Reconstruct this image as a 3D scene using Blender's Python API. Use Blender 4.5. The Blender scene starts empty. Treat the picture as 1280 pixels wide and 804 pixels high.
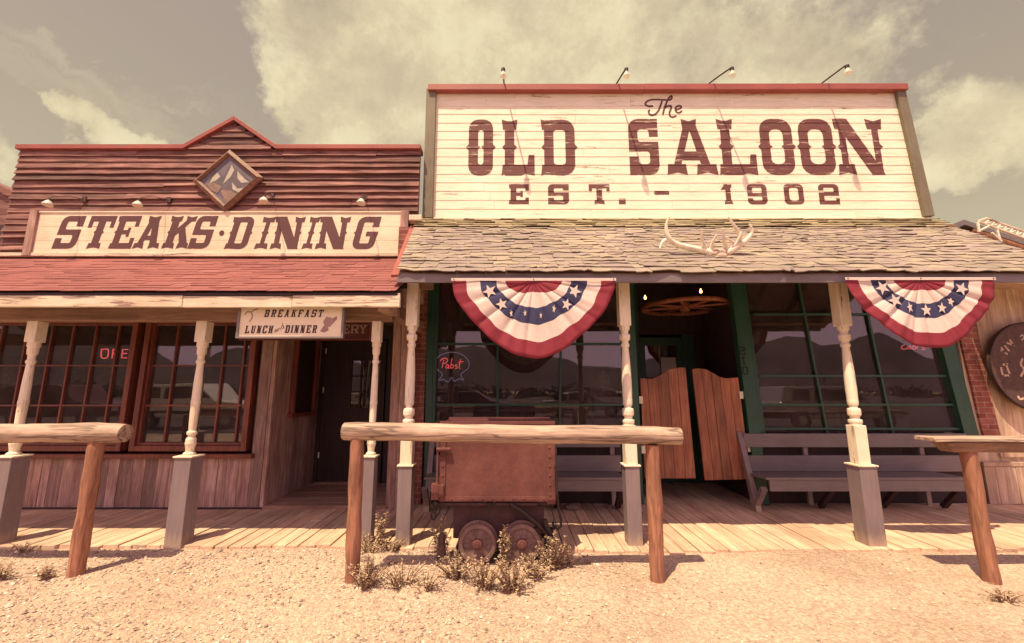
import bpy, bmesh, math, random
from mathutils import Vector, Matrix, noise as mnoise
R = math.radians
random.seed(11)
scene = bpy.context.scene
COL = scene.collection
EYE = 1.6
PITCH = math.atan(85/520)
CP, SP = math.cos(PITCH), math.sin(PITCH)

def ray(px, py):
    u = (px-640)/520; v = (402-py)/520
    return Vector((u, CP-v*SP, SP+v*CP))
def at(px, py, Y):
    d = ray(px, py); s = Y/d.y
    return Vector((d.x*s, Y, EYE+d.z*s))
def atz(px, py, z):
    d = ray(px, py); s = (z-EYE)/d.z
    return Vector((d.x*s, d.y*s, z))

# ------------------------------------------------------------------ mesh builder
class MB:
    def __init__(s): s.v = []; s.f = []; s.m = []; s.mi = 0
    def add(s, vs, fs):
        b = len(s.v); s.v += [tuple(p) for p in vs]
        for f in fs: s.f.append(tuple(b+i for i in f)); s.m.append(s.mi)
    def hexa(s, P):       # 8 corners: bottom 4 then top 4
        s.add(P, [(0,3,2,1),(4,5,6,7),(0,1,5,4),(1,2,6,5),(2,3,7,6),(3,0,4,7)])
    def box(s, x0,x1,y0,y1,z0,z1):
        s.hexa([(x0,y0,z0),(x1,y0,z0),(x1,y1,z0),(x0,y1,z0),(x0,y0,z1),(x1,y0,z1),(x1,y1,z1),(x0,y1,z1)])
    def strut(s, p0, p1, w, d, up=None):   # box along p0-p1, w across x, d in depth
        p0=Vector(p0); p1=Vector(p1); a=(p1-p0).normalized()
        ref = Vector(up) if up else Vector((0,1,0))
        if abs(a.dot(ref))>.95: ref=Vector((1,0,0))
        X = a.cross(ref).normalized(); Yv = X.cross(a).normalized()
        if not isinstance(w,(tuple,list)): w=(w,w)
        if not isinstance(d,(tuple,list)): d=(d,d)
        P=[]
        for p,ww,dd in ((p0,w[0],d[0]),(p1,w[1],d[1])):
            for sx,sy in ((-1,-1),(1,-1),(1,1),(-1,1)):
                P.append(p+X*sx*ww/2+Yv*sy*dd/2)
        s.hexa(P)
    def panel(s, pts, t, dirv=(0,1,0)):    # polygon extruded by t along dirv
        D=Vector(dirv)*t; n=len(pts)
        vs=[Vector(p) for p in pts]+[Vector(p)+D for p in pts]
        fs=[tuple(range(n)), tuple(range(2*n-1,n-1,-1))]
        for i in range(n):
            j=(i+1)%n; fs.append((i,i+n,j+n,j))
        s.add(vs,fs)
    def sheet(s, pts): s.add(pts,[tuple(range(len(pts)))])
    def tube(s, pts, r, n=8, cap=True):
        pts=[Vector(p) for p in pts]
        if not isinstance(r,(list,tuple)): r=[r]*len(pts)
        vs=[];fs=[]; prev=None
        for i,p in enumerate(pts):
            a=(pts[min(i+1,len(pts)-1)]-pts[max(i-1,0)])
            a=a.normalized() if a.length>1e-9 else Vector((0,0,1))
            if prev is None:
                ref=Vector((0,1,0)) if abs(a.y)<.9 else Vector((1,0,0))
                X=a.cross(ref).normalized()
            else:
                X=(prev-a*prev.dot(a)).normalized()
            prev=X; Yv=a.cross(X)
            for k in range(n):
                t=2*math.pi*k/n
                vs.append(p+(X*math.cos(t)+Yv*math.sin(t))*r[i])
        for i in range(len(pts)-1):
            for k in range(n):
                k2=(k+1)%n
                fs.append((i*n+k,i*n+k2,(i+1)*n+k2,(i+1)*n+k))
        if cap:
            b=(len(pts)-1)*n; q=len(vs)
            vs+=vs[:n]+vs[b:b+n]
            fs.append(tuple(range(q+n-1,q-1,-1))); fs.append(tuple(range(q+n,q+2*n)))
        s.add(vs,fs)
    def lathe(s, c, prof, n=16, axis=(0,0,1)):
        a=Vector(axis).normalized(); c=Vector(c)
        s.tube([c+a*h for h,_ in prof],[max(r,1e-4) for _,r in prof],n)
    def ball(s, c, r, n=8, sc=(1,1,1)):
        c=Vector(c); vs=[];fs=[]; m=max(4,n//2+1)
        for i in range(1,m):
            ph=math.pi*i/m
            for k in range(n):
                t=2*math.pi*k/n
                vs.append(c+Vector((math.sin(ph)*math.cos(t)*sc[0],math.sin(ph)*math.sin(t)*sc[1],math.cos(ph)*sc[2]))*r)
        for i in range(m-2):
            for k in range(n):
                fs.append((i*n+k,(i+1)*n+k,(i+1)*n+(k+1)%n,i*n+(k+1)%n))
        vs.append(c+Vector((0,0,r*sc[2]))); vs.append(c-Vector((0,0,r*sc[2])))
        T=len(vs)-2;B=len(vs)-1
        for k in range(n):
            fs.append((T,k,(k+1)%n)); fs.append((B,(m-2)*n+(k+1)%n,(m-2)*n+k))
        s.add(vs,fs)
    def split(s):
        par=list(range(len(s.v)))
        def fd(a):
            while par[a]!=a: par[a]=par[par[a]]; a=par[a]
            return a
        for f in s.f:
            for k in f[1:]: par[fd(k)]=fd(f[0])
        out={}
        for f,m in zip(s.f,s.m): out.setdefault(fd(f[0]),[]).append((f,m))
        res=[]
        for fl in out.values():
            q=MB(); mp={}
            for f,m in fl:
                for k in f:
                    if k not in mp: mp[k]=len(q.v); q.v.append(s.v[k])
                q.f.append(tuple(mp[k] for k in f)); q.m.append(m)
            res.append(q)
        return res
    def build(s, name, mat, parent=None, bevel=0, smooth=False, recalc=True, split=False):
        if split:
            return [q.build(name,mat,parent,bevel,smooth,recalc) for q in s.split()][0]
        off=Vector((0,0,0))
        q=parent
        while q is not None: off+=q.location; q=q.parent
        me=bpy.data.meshes.new(name)
        me.from_pydata([tuple(Vector(v)-off) for v in s.v],[],s.f)
        mats=mat if isinstance(mat,(list,tuple)) else [mat]
        for m in mats: me.materials.append(m)
        if len(mats)>1:
            for p,i in zip(me.polygons,s.m): p.material_index=i
        if recalc:
            bm=bmesh.new(); bm.from_mesh(me); bmesh.ops.recalc_face_normals(bm,faces=bm.faces); bm.to_mesh(me); bm.free()
        if smooth:
            for p in me.polygons: p.use_smooth=True
        o=bpy.data.objects.new(name,me); COL.objects.link(o)
        if parent: o.parent=parent
        if bevel:
            md=o.modifiers.new('bevel','BEVEL'); md.width=bevel; md.segments=2; md.limit_method='ANGLE'; md.angle_limit=R(40)
        if smooth=='auto':
            pass
        return o

def tag(o,label,cat,group=None,kind=None):
    if label: o['label']=label
    if cat: o['category']=cat
    if group: o['group']=group
    if kind: o['kind']=kind
    return o
def thing(name,loc,label,cat,group=None):
    o=bpy.data.objects.new(name,None); COL.objects.link(o); o.location=Vector(loc); o.empty_display_size=.1
    return tag(o,label,cat,group)
def struct(o,label=None):
    o['kind']='structure'
    if label: o['label']=label
    return o

# ------------------------------------------------------------------ materials
def new_mat(name):
    m=bpy.data.materials.new(name); m.use_nodes=True; t=m.node_tree; t.nodes.clear(); return m,t
def nd(t,typ,ins=None,**pr):
    n=t.nodes.new(typ)
    for k,v in pr.items(): setattr(n,k,v)
    for k,v in (ins or {}).items():
        if hasattr(v,'default_value') or isinstance(v,bpy.types.NodeSocket): t.links.new(v,n.inputs[k])
        else:
            try: n.inputs[k].default_value=v
            except Exception:
                n.inputs[k].default_value=tuple(v)+(1,)
    return n
def ramp(t,fac,stops,interp='LINEAR'):
    n=t.nodes.new('ShaderNodeValToRGB'); n.color_ramp.interpolation=interp
    e=n.color_ramp.elements
    while len(e)<len(stops): e.new(.5)
    for el,(p,c) in zip(e,stops):
        el.position=p; el.color=(c if len(c)==4 else tuple(c)+(1,)) if isinstance(c,(tuple,list)) else (c,c,c,1)
    t.links.new(fac,n.inputs[0]); return n.outputs[0]
def mixc(t,fac,a,b,mode='MIX'):
    n=nd(t,'ShaderNodeMix',data_type='RGBA',blend_type=mode)
    for i,v in ((0,fac),(6,a),(7,b)):
        if isinstance(v,bpy.types.NodeSocket): t.links.new(v,n.inputs[i])
        elif isinstance(v,(int,float)): n.inputs[i].default_value=v if i==0 else (v,v,v,1)
        else: n.inputs[i].default_value=tuple(v)+(1,)
    return n.outputs[2]
def finish(t,col,rough=.8,bump=None,bstr=.3,bdist=.01,metal=0,spec=.5):
    p=nd(t,'ShaderNodeBsdfPrincipled'); 
    for k,v in (('Base Color',col),('Roughness',rough),('Metallic',metal),('Specular IOR Level',spec)):
        if isinstance(v,bpy.types.NodeSocket): t.links.new(v,p.inputs[k])
        else: p.inputs[k].default_value=(tuple(v)+(1,)) if isinstance(v,(tuple,list)) else v
    if bump is not None:
        b=nd(t,'ShaderNodeBump',{'Height':bump,'Strength':bstr,'Distance':bdist}); t.links.new(b.outputs[0],p.inputs['Normal'])
    o=nd(t,'ShaderNodeOutputMaterial'); t.links.new(p.outputs[0],o.inputs[0]); return p
def coords(t,scale=(1,1,1),rnd=True):
    tc=nd(t,'ShaderNodeTexCoord'); mp=nd(t,'ShaderNodeMapping',{'Vector':tc.outputs['Object'],'Scale':scale})
    if rnd:
        g=nd(t,'ShaderNodeNewGeometry')
        add=nd(t,'ShaderNodeVectorMath',{0:mp.outputs[0]},operation='ADD')
        m=nd(t,'ShaderNodeMath',{0:g.outputs['Random Per Island'],1:37.0},operation='MULTIPLY')
        t.links.new(m.outputs[0],add.inputs[1]); return add.outputs[0],g.outputs['Random Per Island'],tc.outputs['Object']
    return mp.outputs[0],None,tc.outputs['Object']
AX={'x':(1.2,14,14),'y':(14,1.2,14),'z':(14,14,1.2)}
def wood(name,dark,light,axis='x',k=1.0,rough=.85,var=(.6,1.2),bs=.5,rnd=True,knot=True):
    m,t=new_mat(name)
    v,rn,raw=coords(t,tuple(a*k for a in AX[axis]),rnd)
    n1=nd(t,'ShaderNodeTexNoise',{'Vector':v,'Scale':2.2,'Detail':7,'Roughness':.65,'Distortion':.6})
    n2=nd(t,'ShaderNodeTexNoise',{'Vector':raw,'Scale':1.7*k,'Detail':4,'Roughness':.6})
    c=ramp(t,n1.outputs[0],[(.3,dark),(.52,tuple((a+b)/2 for a,b in zip(dark,light))),(.7,light)])
    c=mixc(t,1.0,c,ramp(t,n2.outputs[0],[(.3,(.68,.66,.66)),(.7,(1.15,1.13,1.1))]),'MULTIPLY')
    if rnd and rn is not None:
        c=mixc(t,1.0,c,ramp(t,rn,[(0,(var[0],)*3),(.35,((var[0]+var[1])/2*1.06,(var[0]+var[1])/2*.96,(var[0]+var[1])/2*.93)),(1,(var[1],)*3)]),'MULTIPLY')
    if 'log' in name:
        wv=nd(t,'ShaderNodeTexNoise',{'Vector':v,'Scale':1.1,'Detail':3,'Roughness':.5,'Distortion':.3})
        cr=ramp(t,wv.outputs[0],[(.44,0.0),(.475,.75 if 'bleached' in name else .4),(.485,.75 if 'bleached' in name else .4),(.52,0.0)])
        c=mixc(t,cr,c,tuple(a*.32 for a in dark))
    if knot:
        kn=nd(t,'ShaderNodeTexVoronoi',{'Vector':v,'Scale':.55},feature='F1')
        c=mixc(t,ramp(t,kn.outputs['Distance'],[(.0,.55),(.12,0.0)]),c,tuple(a*.6 for a in dark))
    finish(t,c,rough,n1.outputs[0],bs,.006)
    return m
def paint(name,col,under,amount=.5,axis='x',rough=.6,k=1.0,grime=(.75,.7,.66),bs=.25,rnd=True,crack=True,splash=False):
    """painted wood, peeled in streaks. amount: threshold (higher = less peeling)"""
    m,t=new_mat(name)
    v,rn,raw=coords(t,tuple(a*k*.35 for a in AX[axis]),rnd)
    n1=nd(t,'ShaderNodeTexNoise',{'Vector':v,'Scale':3.2,'Detail':9,'Roughness':.72,'Distortion':.4})
    n2=nd(t,'ShaderNodeTexNoise',{'Vector':raw,'Scale':1.3,'Detail':6,'Roughness':.65})
    n3=nd(t,'ShaderNodeTexNoise',{'Vector':v,'Scale':9,'Detail':5,'Roughness':.6})
    peel=ramp(t,n1.outputs[0],[(amount,0.0),(amount+.03,1.0)])
    base=mixc(t,1.0,col,ramp(t,n2.outputs[0],[(.3,grime),(.62,(1.03,1.03,1.03))]),'MULTIPLY')
    base=mixc(t,1.0,base,ramp(t,n3.outputs[0],[(.3,(.86,.84,.82)),(.65,(1.04,1.04,1.04))]),'MULTIPLY')
    c=mixc(t,peel,base,mixc(t,n3.outputs[0],tuple(a*.55 for a in under),under))
    h=mixc(t,peel,(1,1,1),(0,0,0))
    if splash:      # dried mud splashed up from the ground
        sp_=nd(t,'ShaderNodeSeparateXYZ',{0:raw}); na=nd(t,'ShaderNodeMath',{0:n3.outputs[0],1:.28},operation='MULTIPLY')
        zz_=nd(t,'ShaderNodeMath',{0:sp_.outputs[2],1:na.outputs[0]},operation='SUBTRACT')
        c=mixc(t,ramp(t,nd(t,'ShaderNodeMapRange',{0:zz_.outputs[0],1:-.12,2:.12,3:0.0,4:1.0}).outputs[0],[(.25,.75),(.75,0.0)]),c,(.42,.30,.22))
    finish(t,c,rough,h,bs,.003)
    return m
def plain(name,col,rough=.6,metal=0,var=.25,scale=4,bs=.15):
    m,t=new_mat(name)
    v,rn,raw=coords(t,(1,1,1),False)
    n=nd(t,'ShaderNodeTexNoise',{'Vector':v,'Scale':scale,'Detail':7,'Roughness':.65})
    c=mixc(t,1.0,col,ramp(t,n.outputs[0],[(.3,(1-var,)*3),(.7,(1+var*.6,)*3)]),'MULTIPLY')
    finish(t,c,rough,n.outputs[0],bs,.01,metal)
    return m
def emit(name,col,st,body=(.05,.02,.02)):
    m,t=new_mat(name)
    p=finish(t,body,.4); p.inputs['Emission Color'].default_value=tuple(col)+(1,); p.inputs['Emission Strength'].default_value=st
    return m
def glass_mat(name='window_glass',tint=(.72,.66,.68),refl=.15):
    m,t=new_mat(name)
    tc=nd(t,'ShaderNodeTexCoord')
    n=nd(t,'ShaderNodeTexNoise',{'Vector':tc.outputs['Object'],'Scale':1.1,'Detail':2})
    b=nd(t,'ShaderNodeBump',{'Height':n.outputs[0],'Strength':.035,'Distance':.05})
    g=nd(t,'ShaderNodeBsdfGlossy',{'Roughness':.015,'Color':(1,.93,.95,1),'Normal':b.outputs[0]})
    tr=nd(t,'ShaderNodeBsdfTransparent',{'Color':tint+(1,)})
    fr=nd(t,'ShaderNodeLayerWeight',{'Blend':.5})
    f5=nd(t,'ShaderNodeMath',{0:fr.outputs['Facing'],1:5.0},operation='POWER')
    mm=nd(t,'ShaderNodeMapRange',{0:f5.outputs[0],1:0.0,2:1.0,3:refl*.5,4:1.0})
    mx=nd(t,'ShaderNodeMixShader',{0:mm.outputs[0],1:tr.outputs[0],2:g.outputs[0]})
    n2=nd(t,'ShaderNodeTexNoise',{'Vector':tc.outputs['Object'],'Scale':2.3,'Detail':8,'Roughness':.7})
    df=nd(t,'ShaderNodeBsdfDiffuse',{'Color':(.5,.40,.40,1)})
    du=nd(t,'ShaderNodeMapRange',{0:n2.outputs[0],1:.35,2:.75,3:.02,4:.085})
    m2=nd(t,'ShaderNodeMixShader',{0:du.outputs[0],1:mx.outputs[0],2:df.outputs[0]})
    o=nd(t,'ShaderNodeOutputMaterial',{0:m2.outputs[0]})
    return m
def shingle(name,cols,k=1.0):
    m,t=new_mat(name)
    v,rn,raw=coords(t,(1,1,1),True)
    n=nd(t,'ShaderNodeTexNoise',{'Vector':v,'Scale':9*k,'Detail':6,'Roughness':.7})
    n2=nd(t,'ShaderNodeTexNoise',{'Vector':raw,'Scale':1.1,'Detail':4,'Roughness':.6})
    f=nd(t,'ShaderNodeTexNoise',{'Vector':raw,'Scale':160,'Detail':2})
    st=[(i/(len(cols)-1),c) for i,c in enumerate(cols)]
    a=nd(t,'ShaderNodeMath',{0:rn,1:.55},operation='MULTIPLY')
    b=nd(t,'ShaderNodeMath',{0:n.outputs[0],1:.45},operation='MULTIPLY')
    s=nd(t,'ShaderNodeMath',{0:a.outputs[0],1:b.outputs[0]},operation='ADD')
    c=ramp(t,s.outputs[0],st)
    c=mixc(t,1.0,c,ramp(t,n2.outputs[0],[(.3,(.78,.76,.78)),(.7,(1.12,1.1,1.06))]),'MULTIPLY')
    c=mixc(t,1.0,c,ramp(t,f.outputs[0],[(.3,(.8,.8,.8)),(.7,(1.15,1.15,1.15))]),'MULTIPLY')
    finish(t,c,.95,f.outputs[0],.4,.003,spec=.2); return m

M={}
M['siding_white']=paint('weathered white siding paint',(.86,.79,.64),(.50,.34,.25),.61,'x',.7,grime=(.93,.90,.86),bs=.12)
M['trim_white']=paint('weathered white trim paint',(.80,.70,.56),(.32,.20,.15),.60,'z',.65,k=2.2,grime=(.82,.76,.7))
M['fascia_white']=paint('peeling fascia paint',(.70,.60,.47),(.34,.21,.16),.555,'x',.7,k=1.2,grime=(.78,.7,.64))
M['letter']=paint('faded maroon sign paint',(.150,.048,.045),(.66,.50,.38),.585,'x',.75,k=1.5,grime=(.8,.8,.8),rnd=False)
M['letter2']=paint('maroon sign paint',(.115,.04,.042),(.55,.38,.28),.70,'x',.7,k=1.5,grime=(.8,.8,.8),rnd=False)
M['ink']=plain('dark sign ink',(.05,.022,.03),.6)
M['signboard']=paint('cream signboard paint',(.80,.69,.52),(.40,.25,.18),.64,'x',.7,grime=(.8,.74,.68))
M['signpanel']=plain('pale sign panel',(.76,.64,.48),.5,0,.1,3)
M['siding_dark']=wood('old dark red brown siding',(.062,.022,.022),(.38,.185,.160),'x',.8,.85,(.5,1.25),.8)
M['barn_z']=wood('barn wood upright boards',(.21,.11,.10),(.56,.40,.35),'z',.8,.88,(.6,1.2),.6)
M['barn_pale']=wood('pale barn wood',(.34,.24,.18),(.68,.53,.41),'z',.7,.88,(.7,1.15),.5)
M['deck']=wood('sun bleached boardwalk planks',(.46,.31,.22),(.76,.57,.42),'y',.8,.9,(.82,1.08),.5)
M['deck_x']=wood('worn threshold boards',(.22,.13,.10),(.42,.28,.21),'x',.8,.9,(.75,1.1),.5)
M['log']=wood('bleached log',(.26,.16,.125),(.66,.49,.38),'x',.8,.85,(.9,1.05),1.0,rnd=False)
M['post_log']=wood('reddish brown log post',(.20,.078,.048),(.46,.215,.135),'z',1.0,.85,(.9,1.05),.9,rnd=False)
M['window_red']=wood('red stained window wood',(.10,.022,.014),(.26,.075,.05),'z',1.0,.5,(.8,1.15),.3,knot=False)
M['door_wood']=wood('varnished red brown door planks',(.19,.062,.032),(.47,.19,.105),'z',.9,.55,(.66,1.2),.35)
M['frame_wood']=wood('brown frame moulding',(.12,.055,.035),(.30,.17,.11),'x',1.5,.6,(.85,1.1),.3)
M['soffit']=wood('soffit boards',(.20,.12,.09),(.42,.28,.21),'x',.7,.9,(.8,1.1),.4)
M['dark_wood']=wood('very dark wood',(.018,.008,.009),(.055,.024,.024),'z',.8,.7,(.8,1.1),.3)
M['green']=paint('dark green trim paint',(.022,.082,.055),(.06,.035,.03),.66,'z',.45,grime=(.7,.7,.7))
M['green_trim_pale']=paint('faded olive trim paint',(.20,.17,.115),(.26,.19,.14),.60,'z',.7)
M['grey']=paint('grey lavender trim paint',(.225,.168,.18),(.30,.23,.20),.63,'z',.6,splash=True,grime=(.82,.8,.78))
M['grey_x']=paint('grey lavender bench paint',(.190,.155,.165),(.25,.19,.17),.635,'x',.55,grime=(.8,.78,.78))
M['coping_red']=paint('red metal coping',(.34,.085,.07),(.28,.13,.10),.62,'x',.55)
M['rust']=None
M['dark_metal']=plain('dark iron',(.045,.026,.026),.55,.5,.4,9)
M['iron']=plain('worn rusty iron',(.105,.055,.05),.7,.35,.4,14,.3)
M['wheel_iron']=plain('rusty wheel iron',(.21,.12,.105),.75,.1,.4,12,.3)
M['dark_rust']=plain('dark rusted frame',(.075,.032,.032),.8,.1,.4,9,.3)
m,t=new_mat('milky lamp glass'); pb=finish(t,(.85,.80,.66),.35); mo=[n for n in t.nodes if n.type=='OUTPUT_MATERIAL'][0]
mx_=nd(t,'ShaderNodeMixShader',{0:.45,1:pb.outputs[0],2:nd(t,'ShaderNodeBsdfTransparent').outputs[0]}); t.links.new(mx_.outputs[0],mo.inputs[0]); M['lamp_glass']=m
M['white_enamel']=plain('white lamp enamel',(.75,.68,.55),.4)
M['bone']=plain('bleached antler',(.82,.72,.58),.55,0,.3,12)
M['skull']=plain('skull bone',(.50,.36,.28),.7,0,.5,30)
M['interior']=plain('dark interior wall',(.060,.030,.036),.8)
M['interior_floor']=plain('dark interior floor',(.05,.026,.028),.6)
M['table']=plain('bar table top',(.20,.10,.075),.35)
M['glass']=glass_mat()
M['paper']=plain('paper note',(.6,.5,.45),.8,0,.05)
M['rock']=plain('grey rock',(.22,.15,.13),.9,0,.4,9,.5)
M['shingle_green']=shingle('worn olive and mauve shingles',[(.22,.175,.14),(.31,.26,.20),(.28,.22,.21),(.36,.30,.225),(.30,.24,.24),(.38,.32,.25)])
M['shingle_top']=shingle('pale olive ridge shingles',[(.30,.245,.16),(.38,.315,.20),(.33,.26,.185)])
M['shingle_red']=shingle('red shingles',[(.24,.085,.082),(.30,.115,.108),(.27,.10,.095),(.34,.14,.13)])
M['flag_red']=plain('bunting red',(.21,.014,.032),.8,0,.12,20)
M['flag_white']=plain('bunting white',(.62,.50,.46),.8,0,.08,20)
M['flag_blue']=plain('bunting blue',(.030,.028,.085),.8,0,.12,20)
M['neon_red']=emit('red neon',(1,.13,.12),1.1)
M['neon_blue']=emit('pale blue neon',(.42,.36,.62),.30)
M['neon_dim']=emit('dim red neon',(.9,.14,.12),.8)
M['bulb']=emit('warm bulb',(1,.35,.10),9)
M['car_white']=plain('white car paint',(.85,.82,.80),.25,0,.03)
M['car_dark']=plain('dark car paint',(.10,.03,.035),.25,0,.03)
M['car_silver']=plain('silver car paint',(.32,.29,.30),.3,.3,.03)
M['rubber']=plain('tyre rubber',(.03,.03,.03),.8)
M['skin']=plain('skin',(.45,.26,.20),.6,0,.05)
M['shirt']=plain('pale shirt',(.35,.28,.28),.85,0,.1)
M['hair']=plain('grey hair',(.30,.25,.24),.8)
# rust
m,t=new_mat('red brown rusted steel'); v,rn,raw=coords(t,(1,1,1),False)
n=nd(t,'ShaderNodeTexNoise',{'Vector':v,'Scale':2.6,'Detail':9,'Roughness':.7}); n2=nd(t,'ShaderNodeTexNoise',{'Vector':v,'Scale':38,'Detail':5,'Roughness':.7})
c=ramp(t,n.outputs[0],[(.32,(.095,.030,.030)),(.5,(.150,.050,.046)),(.68,(.205,.078,.064))])
c=mixc(t,1.0,c,ramp(t,n2.outputs[0],[(.3,(.86,.84,.84)),(.7,(1.08,1.06,1.05))]),'MULTIPLY')
finish(t,c,.78,n2.outputs[0],.35,.004,.15); M['rust']=m
# brick
m,t=new_mat('old red brick'); tc=nd(t,'ShaderNodeTexCoord'); mp=nd(t,'ShaderNodeMapping',{'Vector':tc.outputs['Object'],'Rotation':(R(90),0,0)})
br=nd(t,'ShaderNodeTexBrick',{'Vector':mp.outputs[0],'Color1':(.23,.065,.052,1),'Color2':(.32,.105,.08,1),'Mortar':(.36,.22,.17,1),'Scale':1.0,'Mortar Size':.006,'Brick Width':.21,'Row Height':.075})
n=nd(t,'ShaderNodeTexNoise',{'Vector':tc.outputs['Object'],'Scale':12,'Detail':6}); c=mixc(t,1.0,br.outputs[0],ramp(t,n.outputs[0],[(.3,(.65,.65,.65)),(.7,(1.2,1.2,1.2))]),'MULTIPLY')
inv=nd(t,'ShaderNodeMath',{0:1.0,1:br.outputs['Fac']},operation='SUBTRACT')
finish(t,c,.9,inv.outputs[0],.6,.01); M['brick']=m
# ground
m,t=new_mat('sandy gravel'); v,rn,raw=coords(t,(1,1,1),False)
a=nd(t,'ShaderNodeTexNoise',{'Vector':v,'Scale':.8,'Detail':5,'Roughness':.6}); b=nd(t,'ShaderNodeTexNoise',{'Vector':v,'Scale':30,'Detail':8,'Roughness':.75})
vo=nd(t,'ShaderNodeTexVoronoi',{'Vector':v,'Scale':60}); 
c=ramp(t,a.outputs[0],[(.32,(.37,.265,.20)),(.5,(.47,.35,.265)),(.68,(.52,.40,.305))])
c=mixc(t,1.0,c,ramp(t,b.outputs[0],[(.3,(.74,.71,.70)),(.55,(1,1,1)),(.75,(1.15,1.14,1.12))]),'MULTIPLY')
cell=nd(t,'ShaderNodeSeparateColor',{0:vo.outputs['Color']})
c=mixc(t,.55,c,mixc(t,1.0,c,ramp(t,cell.outputs[0],[(0,(.6,.56,.56)),(.6,(1.05,1.03,1.0)),(1,(1.5,1.45,1.4))]),'MULTIPLY'))
hs=nd(t,'ShaderNodeMath',{0:b.outputs[0],1:vo.outputs['Distance']},operation='SUBTRACT')
finish(t,c,.95,hs.outputs[0],.5,.015,spec=.2); M['ground']=m
# stones
m,t=new_mat('gravel stones'); g=nd(t,'ShaderNodeNewGeometry'); 
c=ramp(t,g.outputs['Random Per Island'],[(0,(.20,.135,.115)),(.25,(.38,.27,.22)),(.6,(.58,.45,.36)),(.85,(.42,.28,.23)),(1,(.80,.69,.57))])
finish(t,c,.9); M['stones']=m
m,t=new_mat('dry weed leaves'); g=nd(t,'ShaderNodeNewGeometry')
c=ramp(t,g.outputs['Random Per Island'],[(0,(.20,.13,.08)),(.4,(.42,.30,.19)),(.75,(.58,.43,.28)),(1,(.48,.28,.21))])
finish(t,c,.85); M['weed']=m
M['stem']=plain('weed stem',(.20,.10,.07),.8)
m,t=new_mat('far dry hills'); v,rn,raw=coords(t,(1,1,1),False)
n=nd(t,'ShaderNodeTexNoise',{'Vector':v,'Scale':.01,'Detail':8}); c=ramp(t,n.outputs[0],[(.4,(.035,.022,.032)),(.6,(.06,.04,.05))]); finish(t,c,.95); M['hill']=m

# ------------------------------------------------------------------ lettering
def rrect(x0,y0,x1,y1,r):
    pts=[]
    for cx,cy,a0 in ((x1-r,y1-r,0),(x0+r,y1-r,90),(x0+r,y0+r,180),(x1-r,y0+r,270)):
        for k in range(5):
            a=R(a0+k*22.5); pts.append((cx+r*math.cos(a),cy+r*math.sin(a)))
    return pts
def rc(x0,y0,x1,y1): return [(x0,y0),(x1,y0),(x1,y1),(x0,y1)]
def foot(x0,x1,h,y=0,up=1,n=.045):    # fish-tailed slab
    xm=(x0+x1)/2; return [(x0,y),(xm,y+up*n),(x1,y),(x1-.02,y+up*h),(x0+.02,y+up*h)]
def spurs(x0,x1,y=.5,s=.045):
    return [[(x0+.01,y-s*1.4),(x0-s,y),(x0+.01,y+s*1.4)],[(x1-.01,y-s*1.4),(x1+s,y),(x1-.01,y+s*1.4)]]
def stem(x0,x1,o,h,fancy=True):
    L=[('+',rc(x0,.03,x1,.97)),('+',foot(x0-o,x1+o,h)),('+',foot(x0-o,x1+o,h,1,-1))]
    if fancy: L+=[('+',p) for p in spurs(x0,x1)]
    return L
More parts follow.
